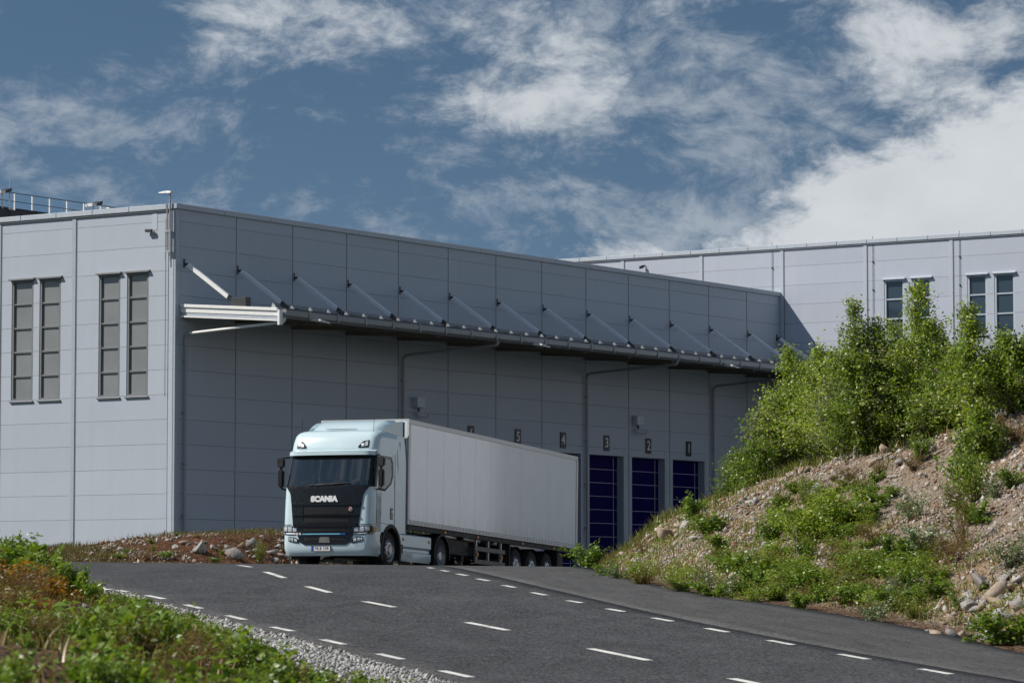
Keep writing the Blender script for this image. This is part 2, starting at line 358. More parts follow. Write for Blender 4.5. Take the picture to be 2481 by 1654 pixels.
def ground_z(X, Y):
    X = np.asarray(X, float); Y = np.asarray(Y, float)
    z = hsm(X, Y); sd, hill, mound, bank, gravel = zones(X, Y)
    rough = (vnoise(X, Y, .55, 1) - .5) * .30 + (vnoise(X, Y, 1.3, 2) - .5) * .20 + (vnoise(X, Y, 3.1, 3) - .5) * .10
    amp = hill * .9 + mound * .55 + bank * .28 * (1 - gravel)
    z = z + rough * amp * sstep(sd, .1, 1.6) - .07 * sstep(-sd, .0, .35) - .012
    far = sstep(np.maximum(np.abs(X) - 48, Y - 175), 0, 60)
    return z * (1 - far) + far * (-.2)
def gz(x, y): return float(ground_z(np.array([x]), np.array([y]))[0])

xs = np.r_[-np.geomspace(2500, 52, 26), np.arange(-50, 46.1, .4), np.geomspace(48, 2500, 26)]
ys = np.r_[-np.geomspace(1500, 8, 14), np.arange(-4, 124, .4), np.arange(125, 190, 1.5), np.geomspace(192, 3500, 22)]
GX, GY = np.meshgrid(xs, ys)
GZ = ground_z(GX, GY)
n0, n1 = GX.shape
idx = np.arange(n0 * n1).reshape(n0, n1)
Fq = np.stack([idx[:-1, :-1], idx[:-1, 1:], idx[1:, 1:], idx[1:, :-1]], -1).reshape(-1, 4)
def ground_material():
    t = NT("ground_soil"); p = t.pos()
    n1_ = t.noise(p, 1.1, 8, .65); n2 = t.noise(p, 5.5, 6, .65); n3 = t.noise(p, .45, 4, .6)
    v = t.vor(p, 7.0); vc = t.vor(p, 7.0, out='Color'); v2 = t.vor(p, 17.0); v2c = t.vor(p, 17, out='Color')
    sv = t.n.new("ShaderNodeSeparateColor"); t.l.new(v2c, sv.inputs[0])
    sv1 = t.n.new("ShaderNodeSeparateColor"); t.l.new(vc, sv1.inputs[0])
    chips = t.ramp(sv.outputs[0], [(0, (.19, .13, .085)), (.3, (.28, .21, .15)), (.55, (.37, .32, .27)), (.8, (.27, .255, .24)), (1, (.47, .44, .41))])
    soil = t.ramp(n2, [(.3, (.13, .09, .055)), (.5, (.27, .195, .13)), (.7, (.38, .295, .21))])
    hill = t.mix(t.ramp(n1_, [(.38, 0.25), (.62, .85)]), soil, chips)
    hill = t.mix(t.ramp(n3, [(.50, 0), (.66, .5)]), hill, (.36, .20, .09))
    moundc = t.ramp(n2, [(.28, (.042, .022, .014)), (.5, (.125, .056, .028)), (.68, (.185, .10, .06)), (.8, (.26, .21, .16))])
    bankc = t.ramp(n2, [(.3, (.045, .032, .02)), (.5, (.13, .075, .045)), (.65, (.22, .15, .10)), (.8, (.14, .12, .05))])
    gravc = t.ramp(sv.outputs[1], [(0, (.18, .18, .18)), (.5, (.32, .32, .31)), (1, (.47, .46, .45))])
    c = t.mix(t.attr("hill"), bankc, hill); c = t.mix(t.attr("mound"), c, moundc)
    gm = t.ramp(t.math('ADD', t.attr("gravel"), t.math('MULTIPLY', t.math('SUBTRACT', n2, .5), .9)), [(.40, 0), (.6, 1)])
    c = t.mix(gm, c, gravc)
    c = t.mix(t.attr("far"), c, t.ramp(n2, [(.3, (.025, .035, .014)), (.6, (.045, .055, .022)), (.8, (.07, .07, .035))]))
    hh = t.math('ADD', t.math('MULTIPLY', v2, -.6), t.math('ADD', t.math('MULTIPLY', v, -.7), n2))
    t.bsdf(c, .95, normal=t.bump(hh, 1.0, .12), spec=.15); return t.m
gme = mesh_np("ground", np.c_[GX.ravel(), GY.ravel(), GZ.ravel()], Fq, ground_material(), smooth=True)
_sd, _hi, _mo, _ba, _gr = zones(GX, GY)
for nm, a in (("hill", _hi), ("mound", _mo), ("gravel", _gr), ("far", far_zone(GX, GY))):
    at = gme.attributes.new(nm, 'FLOAT', 'POINT'); at.data.foreach_set("value", np.asarray(a, np.float32).ravel())
setp(link("ground", gme), kind="structure")

# ------------------------------------------------------------------ roads
def asphalt(name, base, speck, rough):
    t = NT(name); p = t.pos(); a = t.noise(t.coord('Object', (1, .22, 1)), 17, 4, .9); b = t.noise(p, .25, 4, .6); w = t.noise(t.coord('Object', (1, .12, 1)), 1.3, 4, .6)
    g = t.vor(p, 42.0, out='Color'); sg = t.n.new("ShaderNodeSeparateColor"); t.l.new(g, sg.inputs[0])
    v = t.math('ADD', t.math('MULTIPLY', t.math('SUBTRACT', sg.outputs[0], .5), speck), t.math('MULTIPLY', t.math('SUBTRACT', b, .5), .55))
    v = t.math('ADD', v, t.math('MULTIPLY', t.math('SUBTRACT', w, .5), .25)); v = t.math('ADD', v, t.math('MULTIPLY', t.math('SUBTRACT', a, .5), t.math('MULTIPLY', speck, 1.6)))
    lt = t.n.new('ShaderNodeCombineXYZ'); t.l.new(t.attr('lat'), lt.inputs[0]); t.l.new(t.math('MULTIPLY', t.attr('arc'), .04), lt.inputs[1])
    tr = t.noise(lt.outputs[0], 9.0, 3, .6); v = t.math('ADD', v, t.math('MULTIPLY', t.math('SUBTRACT', tr, .5), .95))
    pt_ = t.noise(p, .9, 5, .7); v = t.math('ADD', v, t.math('MULTIPLY', t.ramp(pt_, [(.58, 0), (.66, 1)]), -.22))
    c = t.mix(1.0, base, t.math('MAXIMUM', t.math('ADD', v, 1.0), .15), 'MULTIPLY')
    t.bsdf(c, rough, normal=t.bump(sg.outputs[0], .5, .006), spec=.25); return t.m
ROAD_Z = .02
def loft_road(name, A, B, n, m, mat):
    A, B = resample(A, n), resample(B, n); t = np.linspace(0, 1, m)[None, :, None]
    G = A[:, None] * (1 - t) + B[:, None] * t
    Z = hsm(G[..., 0], G[..., 1]) + ROAD_Z; V = np.c_[G.reshape(-1, 2), Z.ravel()]
    i = np.arange(n * m).reshape(n, m); F = np.stack([i[:-1, :-1], i[:-1, 1:], i[1:, 1:], i[1:, :-1]], -1).reshape(-1, 4)
    # turned-down edges
    nv = len(V); e0, e1 = V[i[:, 0]].copy(), V[i[:, -1]].copy(); e0[:, 2] -= .09; e1[:, 2] -= .09
    V = np.vstack([V, e0, e1]); k = np.arange(n - 1)
    F = np.vstack([F, np.c_[i[:-1, 0], i[1:, 0], nv + k + 1, nv + k], np.c_[i[:-1, -1], nv + n + k, nv + n + k + 1, i[1:, -1]]])
    me = mesh_np(name, V, F, mat); lat = np.r_[np.tile(np.linspace(0, 1, m), n), np.zeros(n), np.ones(n)]; arc = np.r_[np.repeat(np.arange(n) * .5, m), np.arange(n) * .5, np.arange(n) * .5]
    for nm, a in (('lat', lat), ('arc', arc)): me.attributes.new(nm, 'FLOAT', 'POINT').data.foreach_set('value', a.astype(np.float32))
    return setp(link(name, me), kind="structure")
MAT_ROAD = asphalt("asphalt_coarse", (.058, .059, .062), 1.7, .82)
MAT_LANE = asphalt("asphalt_fine", (.074, .074, .075), .9, .85)
road = loft_road("road", LEFT, SEAM, 230, 18, MAT_ROAD)
side = loft_road("side_road", SEAM[:11], RIGHT, 150, 8, MAT_LANE)
yard = loft_road("yard_road", YARD_L, YARD_R, 120, 22, MAT_LANE)
# painted dashes, each a thin sheet on the asphalt
def paint_mat():
    t = NT("road_paint"); p = t.pos(); n = t.noise(p, 14, 6, .7); b = t.noise(p, 1.4, 3, .5)
    c = t.ramp(t.math('ADD', n, t.math('MULTIPLY', t.math('SUBTRACT', b, .5), .5)), [(.30, (.12, .12, .12)), (.40, (.52, .52, .50)), (.55, (.70, .70, .67)), (.75, (.80, .80, .77))]); t.bsdf(c, .75); return t.m
MAT_PAINT = paint_mat()
def dash(p0, p1, w, parent):
    n = 6; p0, p1 = np.array(p0), np.array(p1); d = (p1 - p0) / np.hypot(*(p1 - p0)); s = np.array([-d[1], d[0]]) * w / 2
    T = np.linspace(0, 1, n)[:, None]; c = p0 + (p1 - p0) * T; V = []
    for q in (c - s, c + s): V.append(np.c_[q, hsm(q[:, 0], q[:, 1]) + ROAD_Z + .007])
    V = np.vstack(V); k = np.arange(n - 1)
    return link("lane_dash", mesh_np("lane_dash", V, np.c_[k, k + 1, n + k + 1, n + k], MAT_PAINT), parent)
for a, b, w in [((-1.864, 77.280), (-1.739, 76.420), 0.12), ((-1.522, 74.700), (-1.358, 73.860), 0.12), ((-1.138, 72.320), (-0.930, 71.340), 0.12), ((-0.691, 69.700), (-0.461, 68.720), 0.12), ((-0.171, 66.860), (0.051, 65.960), 0.12), ((0.362, 64.140), (0.611, 63.180), 0.12), ((0.988, 61.420), (1.215, 60.720), 0.12), ((1.612, 58.980), (1.867, 58.160), 0.12), ((2.288, 56.460), (2.554, 55.540), 0.12), ((3.007, 53.760), (3.274, 52.820), 0.12), ((3.759, 50.920), (4.028, 49.900), 0.12), ((4.510, 47.900), (4.789, 46.840), 0.12), ((5.276, 44.980), (5.542, 43.980), 0.12), ((-7.711, 65.100), (-7.497, 64.520), 0.13), ((-7.314, 64.460), (-7.069, 63.840), 0.13), ((-6.588, 62.700), (-6.169, 61.600), 0.13), ((-5.619, 59.880), (-5.261, 58.820), 0.13), ((-4.658, 56.920), (-4.297, 55.840), 0.13), ((-3.724, 54.020), (-3.345, 53.000), 0.13), ((-2.782, 51.100), (-2.413, 50.000), 0.13), ((-1.851, 48.040), (-1.477, 46.920), 0.13), ((-0.904, 44.740), (-0.519, 43.560), 0.13), ((-6.167, 78.240), (-5.735, 76.320), 0.14), ((-5.169, 72.820), (-4.558, 69.580), 0.14), ((-3.895, 66.060), (-3.349, 63.860), 0.14), ((-2.591, 61.000), (-2.005, 59.300), 0.14), ((-0.712, 55.200), (-0.069, 53.240), 0.14), ((1.103, 49.100), (1.833, 46.640), 0.14), ((2.729, 43.280), (3.312, 41.140), 0.14)]:
    dash(a, b, w, road)

# ================================================================== WAREHOUSE (local x along the dock wall, y along the gable, outward = -y / -x)
M_PANEL = panel_mat("wall_panel_paint", (.445, .492, .56), .45)
M_PANELB = panel_mat("rear_panel_paint", (.47, .512, .59), .42)
M_TRIM = plain("flashing_paint", (.39, .44, .50), .38, var=.04)
M_TRIML = plain("coping_paint", (.48, .53, .59), .36, var=.05)
M_CORE = plain("wall_core", (.20, .215, .235), .8)
M_DARK = plain("dark_steel", (.045, .047, .05), .5, var=.15)
M_FRAME = plain("window_frame_paint", (.19, .195, .20), .45)
M_GALV = plain("galvanised_steel", (.50, .51, .52), .38, .55, var=.12, scale=14)
M_GUTTER = plain("gutter_steel", (.30, .315, .33), .42, .3, var=.1)
M_WHITE = plain("white_fascia", (.85, .85, .84), .4, var=.04)
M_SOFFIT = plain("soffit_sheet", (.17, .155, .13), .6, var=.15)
M_BLUE = plain("door_blue", (.005, .0010, .075), .55, var=.05, spec=.04)
M_SEAL = plain("door_seal", (.36, .37, .46), .45)
M_STRUT = plain("strut_paint", (.80, .82, .85), .35, var=.05)
M_PIPE = plain("pipe_grey", (.33, .335, .35), .42, var=.05)
M_PIPEW = plain("pipe_white", (.74, .74, .73), .35, var=.04)
M_SIGN = plain("sign_black", (.012, .012, .015), .4)
M_DIGIT = plain("sign_white", (.78, .78, .78), .5, var=.02)
M_BLACK = plain("black_plastic", (.012, .012, .013), .45, var=.2)
def blind_mat():
    t = NT("window_blind"); p = t.pos(); n = t.noise(p, .5, 3); f = t.noise(t.coord('Object', (1, 1, 30)), 6, 2)
    c = t.mix(1.0, t.ramp(n, [(.3, (.20, .21, .215)), (.7, (.26, .27, .275))]), t.ramp(f, [(.3, .9), (.7, 1.05)]), 'MULTIPLY')
    t.bsdf(c, .22, spec=.5); return t.m
M_BLIND = blind_mat()
def glass_mat(name, tintc, body=.75):
    t = NT(name); b = t.bsdf(tintc, .05, spec=.8); return t.m
M_GLASSB = glass_mat("window_glass", (.035, .055, .075))

CX, CY = -13.16, 135.0
ANG = math.atan2(.8301, .5576)
E1 = Vector((math.cos(ANG), math.sin(ANG), 0)); E2 = Vector((-math.sin(ANG), math.cos(ANG), 0))
def lw(x, y, z): return Vector((CX, CY, 0)) + E1 * x + E2 * y + Vector((0, 0, z))
LA = 47.8                       # length of the dock wall
ROWS = [15.16] + [14.69 - .969 * k for k in range(0, 16)] + [-.6]
_pc = {}
def panel_obj(parent, w, h, pos, gable, mat, name="wall_panel"):
    key = (round(w, 2), round(h, 2), mat.name)
    if key not in _pc:
        g = .0045; m = MB().box(g, w - g, -.07, .03, g, h - g)
        _pc[key] = m.mesh("wall_panel", mat, bevel=.005)
    o = link(name, _pc[key], parent); o.location = pos
    if gable: o.rotation_euler = (0, 0, -math.pi / 2)
    return o
def wall(parent, joints, rows, holes, gable, mat, at=0.0):
    """panels bay by bay and row by row, cut round the openings"""
    for a, b in zip(joints[:-1], joints[1:]):
        for zt, zb in zip(rows[:-1], rows[1:]):
            rects = [(a, b, zb, zt)]
            for (ha, hb, hz0, hz1) in holes:
                nr = []
                for (p, q, r, s) in rects:
                    if hb <= p + .01 or ha >= q - .01 or hz1 <= r + .01 or hz0 >= s - .01: nr.append((p, q, r, s)); continue
                    if ha > p + .04: nr.append((p, ha, r, s))
                    if hb < q - .04: nr.append((hb, q, r, s))
                    m0, m1 = max(p, ha), min(q, hb)
                    if hz1 < s - .06: nr.append((m0, m1, hz1, s))
                    if hz0 > r + .06: nr.append((m0, m1, r, hz0))
                rects = nr
            for (p, q, r, s) in rects:
                if gable: panel_obj(parent, q - p, s - r, (at, q, r), True, mat)
                else: panel_obj(parent, q - p, s - r, (p, at, r), False, mat)
WA = empty("warehouse", (CX, CY, 0), ANG, label="large silver grey panelled warehouse with numbered loading doors and a long canopy", cat="warehouse")
BAY = [.18] + [3.70 * k for k in range(1, 13)] + [LA]
DOORW = 2.95
DOORS = {}
for num, k in ((4, 7), (3, 8), (2, 9), (1, 10)):
    x0 = 3.70 * k + .22; DOORS[num] = (x0, x0 + 3.05)
DZ = 6.58
wall(WA, BAY, ROWS, [(a, b, -2, DZ) for a, b in DOORS.values()], False, M_PANEL)
WINS = [(1.30, 2.39), (2.75, 3.84), (5.85, 6.96), (7.30, 8.45), (10.4, 11.5), (11.9, 13.0)]
wall(WA, [.30, 5.03, 9.03, 13.6, 18.2, 24], ROWS, [(a, b, ROWS[8], ROWS[3]) for a, b in WINS], True, M_PANEL)
MB().box(.12, LA + 20, .35, 60, -1, 14.9).box(.12, .45, .12, .36, -1, 14.9).build("wall_core", M_CORE, WA)
MB().box(.25, LA, .12, .2, DZ + .3, 15.1).build("wall_core", M_CORE, WA)
MB().box(.10, .2, .25, 60, -1, ROWS[8]).box(.10, .2, .25, 60, ROWS[3], 15.1).build("wall_core", M_CORE, WA)
MB().box(.02, LA - .1, .02, 60, 15.0, 15.22).build("roof_sheet", M_DARK, WA)
# corner flashings
MB().box(-.075, .17, -.075, .03, -.6, 15.15).build("corner_flashing", M_TRIM, WA, bevel=.008)
MB().box(-.085, .03, .035, .27, -.6, 15.15).build("corner_flashing", M_TRIML, WA, bevel=.008)
for x in BAY[1:-1]:
    MB().box(x + .015, x + .11, -.095, -.068, -.5, 15.15).build("joint_strip", M_TRIM, WA, bevel=.004)
    MB().box(x - .004, x + .013, -.074, -.05, -.5, 15.15).build("joint_gasket", M_CORE, WA)
for y in (5.03, 9.03, 13.6):
    MB().box(-.10, -.068, y + .02, y + .22, -.5, 15.15).build("joint_strip", M_TRIM, WA, bevel=.004)
    MB().box(-.078, -.06, y - .03, y + .018, -.5, 15.15).build("joint_gasket", M_CORE, WA)
# roof coping in lengths
for i in range(16):
    MB().box(-.14 + i * 3.0, min(LA, 2.99 - .14 + i * 3.0), -.17, .35, 15.16, 15.37).build("coping", M_TRIM, WA, bevel=.015)
for i in range(12):
    MB().box(-.17, .35, .36 + i * 1.9, .36 + (i + 1) * 1.9 - .012, 15.155, 15.365).build("coping", M_TRIML, WA, bevel=.015)
MB().box(-.135, -.06, .3, 24, 15.10, 15.15).build("coping_drip", M_CORE, WA)
# gable windows
def gable_window(parent, y0, y1, zb, zt, npane, at, pane, frame, capm):
    wdw = empty("window", (at, 0, 0), 0, parent)
    fw = .10
    for (a, b) in ((y0, y0 + fw), (y1 - fw, y1)):
        MB().box(-.05, .10, a, b, zb, zt).build("frame", frame, wdw, bevel=.006)
    MB().box(-.05, .10, y0 + fw, y1 - fw, zt - .09, zt).build("frame", frame, wdw, bevel=.006)
    MB().box(-.05, .10, y0 + fw, y1 - fw, zb, zb + .07).build("frame", frame, wdw, bevel=.006)
    hgt = (zt - zb) / npane
    for i in range(npane):
        z0 = zb + i * hgt
        MB().box(.03, .05, y0 + fw, y1 - fw, z0 + .012, z0 + hgt - .012).build("pane", pane, wdw)
        if i: MB().box(-.03, .09, y0 + fw, y1 - fw, z0 - .035, z0 + .035).build("mullion", frame, wdw, bevel=.005)
    MB().hexa([(-.20, y0-.09, zt+.0), (.0, y0-.09, zt+.02), (.0, y1+.09, zt+.02), (-.20, y1+.09, zt+.0), (-.20, y0-.09, zt+.05), (.0, y0-.09, zt+.12), (.0, y1+.09, zt+.12), (-.20, y1+.09, zt+.05)]).build("head_flashing", capm, wdw)
    MB().box(-.14, .0, y0 - .05, y1 + .05, zb - .09, zb - .03).build("sill", capm, wdw, bevel=.006)
for a, b in WINS:
    gable_window(WA, a, b, ROWS[8], ROWS[3], 5, 0, M_BLIND, M_FRAME, M_FRAME)
# dock doors
_sec = {}
for num, (a, b) in DOORS.items():
    d = empty("dock_door", (a, 0, 0), 0, WA); w = b - a
    for i in range(11):
        z1 = DZ - .02 - i * .625; z0 = z1 - .615
        if 'sec' not in _sec:
            _sec['sec'] = MB().box(.05, w - .05, .0, .05, .0, .612).mesh("door_section", M_BLUE, bevel=.008)
            _sec['line'] = MB().box(.05, w - .05, -.014, .0, -.012, .012).mesh("seam_strip", M_SEAL)
        o = link("door_section", _sec['sec'], d); o.location = (0, .27, z0)
        if i < 10:
            s = link("seam_strip", _sec['line'], d); s.location = (0, .268, z0 - .003)
    MB().box(w - .42, w - .39, .24, .262, -.4, DZ - .05).build("guide_rail", M_SEAL, d)
    MB().box(-.16, .04, -.10, .36, -.5, DZ).build("jamb", M_TRIM, d, bevel=.01)
    MB().box(w - .04, w + .14, -.10, .36, -.5, DZ).build("jamb", M_TRIM, d, bevel=.01)
    MB().box(-.16, w + .14, -.10, .36, DZ, DZ + .10).build("lintel", M_TRIM, d, bevel=.01)

# canopy over the docks
CD = 4.9
def cz(d): return 11.42 - .075 * d          # upper surface at distance d from the wall
CAN = empty("canopy", (0, 0, 0), 0, WA)
X0, X1 = .22, LA - .05
MB().hexa([(X0+.06,-CD,cz(CD)-.09),(X1,-CD,cz(CD)-.09),(X1,-.09,cz(0)-.09),(X0+.06,-.09,cz(0)-.09),(X0+.06,-CD,cz(CD)),(X1,-CD,cz(CD)),(X1,-.09,cz(0)),(X0+.06,-.09,cz(0))]).build("canopy_sheet", M_GUTTER, CAN)
# trapezoidal soffit ribs: one folded sheet
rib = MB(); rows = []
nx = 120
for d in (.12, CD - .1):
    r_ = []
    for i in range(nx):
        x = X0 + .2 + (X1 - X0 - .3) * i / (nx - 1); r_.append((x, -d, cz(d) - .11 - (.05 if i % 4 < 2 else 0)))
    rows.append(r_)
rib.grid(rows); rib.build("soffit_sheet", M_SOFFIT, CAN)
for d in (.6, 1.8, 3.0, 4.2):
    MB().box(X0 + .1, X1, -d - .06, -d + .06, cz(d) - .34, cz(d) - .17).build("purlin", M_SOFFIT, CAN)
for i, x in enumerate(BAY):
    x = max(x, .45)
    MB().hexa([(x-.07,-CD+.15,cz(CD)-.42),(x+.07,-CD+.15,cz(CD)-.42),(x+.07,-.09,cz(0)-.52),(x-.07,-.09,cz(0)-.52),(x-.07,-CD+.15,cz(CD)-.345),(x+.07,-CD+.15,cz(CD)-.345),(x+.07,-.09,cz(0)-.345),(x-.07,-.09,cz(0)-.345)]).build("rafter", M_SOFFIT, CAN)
# white end fascia in three stepped bands
def band(x0, x1, t0, t1, m):
    return MB().hexa([(x0,-CD,cz(CD)-t1),(x1,-CD,cz(CD)-t1),(x1,-.1,cz(0)-t1),(x0,-.1,cz(0)-t1),(x0,-CD,cz(CD)-t0),(x1,-CD,cz(CD)-t0),(x1,-.1,cz(0)-t0),(x0,-.1,cz(0)-t0)])
band(X0 - .07, X0 + .055, -.02, .10, 0).build("end_fascia", M_WHITE, CAN, bevel=.008)
band(X0 - .02, X0 + .055, .11, .30, 0).build("end_fascia", M_WHITE, CAN, bevel=.008)
band(X0 - .00, X0 + .055, .31, .42, 0).build("end_fascia", M_TRIM, CAN, bevel=.008)
band(X0 - .07, X0 + .055, .43, .50, 0).build("end_fascia", M_WHITE, CAN, bevel=.008)
# front gutter and its straps
gz0 = cz(CD) - .05
prof = [(-CD - .02, gz0), (-CD - .30, gz0), (-CD - .33, gz0 - .05), (-CD - .30, gz0 - .22), (-CD - .20, gz0 - .31), (-CD - .02, gz0 - .31)]
g = MB(); n = len(prof)
for i in range(13):
    a, b = X0 + .1 + i * 3.65, X0 + .1 + (i + 1) * 3.65 - .015
    if b > X1: b = X1
    MB().add([(a, y, z) for y, z in prof] + [(b, y, z) for y, z in prof], [tuple(range(n))[::-1], tuple(range(n, 2*n))] + [(k, (k+1) % n, n+(k+1) % n, n+k) for k in range(n)]).build("gutter", M_GUTTER, CAN)
for x in np.arange(1.8, X1, 1.84):
    MB().box(x - .03, x + .03, -CD - .345, -CD - .31, gz0 - .30, gz0 + .03).build("gutter_strap", M_GUTTER, CAN)
MB().tube([(X0 - .05, -CD - .14, gz0 - .02), (X0 - .05, -CD - .14, gz0 - .60)], .10, 10).build("gutter_outlet", M_WHITE, CAN, smooth=True)
MB().box(X0 + .1, X1, -CD - .31, -CD + .02, gz0 - .0, gz0 + .05).build("gutter_cover", M_DARK, CAN)
# snow guard: clips and three rails
clip = MB().hexa([(-.035,-.13,0),(.035,-.13,0),(.035,.13,0),(-.035,.13,0),(-.02,.02,.20),(.02,.02,.20),(.02,.08,.20),(-.02,.08,.20)]).box(-.05, .05, -.13, .13, -.01, .015).mesh("snow_guard_clip", M_GALV)
for i, x in enumerate(np.arange(.35, X1, 1.17)):
    o = link("snow_guard_clip", clip, CAN); o.location = (x, -CD + .28, cz(CD - .28))
for k in range(3):
    MB().tube([(X0 + .1, -CD + .34 - .02 * k, cz(CD - .3) + .06 + .06 * k), (X1, -CD + .34 - .02 * k, cz(CD - .3) + .06 + .06 * k)], .013, 6).build("snow_rail", M_DARK, CAN)
# tie struts
for i, x in enumerate([.42] + [b + .08 for b in BAY[1:]]):
    if i == len(BAY) - 1: x = LA - .4
    st = empty("tie_strut", (x, 0, 0), 0, CAN)
    MB().bar((0, -.30, 12.98), (0, -2.32, 11.62), .15, .15).build("strut_bar", M_WHITE if i == 0 else M_STRUT, st, bevel=.01)  # sunlit corner bar coloured whiter than the shaded rest, its light put into colour
    MB().box(-.035, .035, -.12, -.09, 12.88, 13.22).box(-.015, .015, -.32, -.11, 12.96, 13.06).build("wall_bracket", M_DARK, st)
    MB().bar((0, -2.28, 11.65), (0, -2.62, 11.40), .13, .16).build("strut_boot", M_BLACK, st)
    MB().box(-.16, .16, -3.05 if i else -3.3, -2.55, cz(2.8) - .03, cz(2.8) + (.16 if i else .36)).build("strut_shoe", M_DARK, st, bevel=.01)
# drain pipes
def downpipe(x, m, mw):
    p = empty("drain_pipe", (x, 0, 0), 0, WA)
    zt = cz(CD) - .48; zw = zt - .28
    r = .062
    MB().tube([(0, -CD - .14, gz0 - .26), (0, -CD - .14, zt + .03), (0, -CD - .10, zt - .03), (0, -CD + .05, zt - .05)], r * 1.15, 10).build("elbow", mw, p, smooth=True)
    MB().tube([(0, -CD + .03, zt - .05), (0, -.42, zw)], r, 10).build("sloping_pipe", mw, p, smooth=True)
    pts = [(0, -.44, zw)] + [(0, -.42 + .22 * math.sin(a), zw - .22 + .22 * math.cos(a)) for a in (.3, .8, 1.2, 1.57)] + [(0, -.20, zw - .4)]
    MB().tube(pts, r, 10).build("elbow", m, p, smooth=True)
    MB().tube([(0, -.20, zw - .38), (0, -.20, -.4)], r, 10).build("vertical_pipe", m, p, smooth=True)
    for z in (9.2, 7.2, 5.2, 3.2): MB().box(-.09, .09, -.28, -.08, z - .03, z + .03).build("pipe_clamp", m, p)
downpipe(.42, M_PIPE, M_PIPEW); downpipe(14.8 + .22, M_PIPE, M_PIPE); downpipe(29.6 - .10, M_PIPE, M_PIPE); downpipe(40.7 + .25, M_PIPE, M_PIPE)

# ------------------------------------------------------------------ text helper
def text_mesh(name, body, size, mat, depth=.01, bold=0.0, align='CENTER', sx_=1.0):
    cu = bpy.data.curves.new(name, 'FONT'); cu.body = body; cu.size = size; cu.extrude = depth; cu.offset = bold; cu.align_x = align; cu.align_y = 'CENTER'
    cu.resolution_u = 4
    o = bpy.data.objects.new(name, cu); col.objects.link(o)
    dg = bpy.context.evaluated_depsgraph_get(); me = bpy.data.meshes.new_from_object(o.evaluated_get(dg))
    bpy.data.objects.remove(o); bpy.data.curves.remove(cu)
    for v in me.vertices: v.co.x *= sx_
    me.materials.clear(); me.materials.append(mat); me.name = name; return me
# dock number signs
for num, k in ((6, 5), (5, 6), (4, 7), (3, 8), (2, 9), (1, 10)):
    xc = 3.70 * k + 1.74; p = lw(xc, -.075, 7.15)
    s = empty("dock_sign", p, ANG, label={6: "black dock sign six, half hidden by the trailer roof", 5: "black dock sign five, above the middle of the trailer", 4: "black dock sign four, above the rear end of the trailer", 3: "black dock sign three, over the blue door nearest the trailer", 2: "black dock sign two, over the middle blue door", 1: "black dock sign one, over the rightmost blue door"}[num], cat="sign", group="dock number signs")
    MB().box(-.24, .24, -.035, 0, -.36, .36).build("board", M_SIGN, s, bevel=.006)
    dgt = link("digit", text_mesh("digit", str(num), .62, M_DIGIT, .004, .004), s); dgt.location = (0, -.040, 0); dgt.rotation_euler = (math.pi / 2, 0, 0)
# wall boxes with cameras under them
for xc, z, lab in ((16.1, 8.08, "grey wall camera with housing box above the trailer beside the second drain pipe"), (33.9, 8.06, "grey wall camera with housing box above dock signs 2 and 3")):
    s = empty("wall_camera", lw(xc, -.08, z), ANG, label=lab, cat="camera", group="wall cameras over the docks")
    MB().box(-.28, .28, -.30, 0, .02, .46).build("housing_box", M_TRIML, s, bevel=.02)
    MB().tube([(0, -.15, .02), (0, -.15, -.14)], .05, 8).build("camera_arm", M_DARK, s)
    MB().bar((-.10, -.16, -.24), (.16, -.50, -.32), .20, .20).build("camera_body", M_TRIML, s, bevel=.02)
    MB().bar((.161, -.501, -.32), (.175, -.52, -.325), .14, .14).build("camera_lens", M_BLACK, s)
# canopy floodlights
M_LAMP = plain("lamp_white", (.80, .80, .79), .3, var=.02)
for xc, lab in ((2.35, "white floodlight under the canopy gutter nearest the building corner"), (17.9, "white floodlight under the middle of the canopy gutter"), (33.9, "white floodlight under the far canopy gutter above the blue doors")):
    s = empty("floodlight", lw(xc, -CD - .2, gz0 - .26), ANG, label=lab, cat="floodlight", group="floodlights along the canopy")
    MB().hexa([(-.34,-.50,-.10),(.34,-.46,-.16),(.34,.02,-.10),(-.34,.02,-.06),(-.34,-.50,-.03),(.34,-.46,-.11),(.34,.02,.0),(-.34,.02,.03)]).build("lamp_head", M_LAMP, s, bevel=.01)
    MB().box(-.05, .05, .0, .12, -.10, .10).build("lamp_bracket", M_DARK, s)
# mast lamp on the corner of the roof
s = empty("mast_lamp", lw(-.16, .12, 12.9), ANG, label="grey street lamp head on a short mast at the warehouse roof corner", cat="lamp")
MB().tube([(-.05, 0, .6), (-.05, 0, 2.6), (-.05, 0, 2.87)], .035, 10).build("mast", M_PIPE, s, smooth=True)
MB().tube([(-.05, .14, .6), (-.05, .14, 2.45)], .03, 8).build("conduit", M_PIPE, s, smooth=True)
MB().box(-.10, .03, -.06, .22, 1.35, 1.42).box(-.10, .03, -.06, .22, .55, .62).build("clamp", M_GALV, s)
MB().tube([(-.07, -.04, .2), (-.07, -.04, 1.4)], .022, 8).tube([(-.07, .2, .2), (-.07, .2, 1.4)], .022, 8).build("clamp_rod", M_GALV, s)
hd = [(-.18, -.10, 2.98), (.0, -.10, 2.98), (-.02, .86, 3.05), (-.2, .86, 3.05), (-.18, -.10, 3.06), (.0, -.10, 3.06), (-.02, .86, 3.10), (-.2, .86, 3.10)]
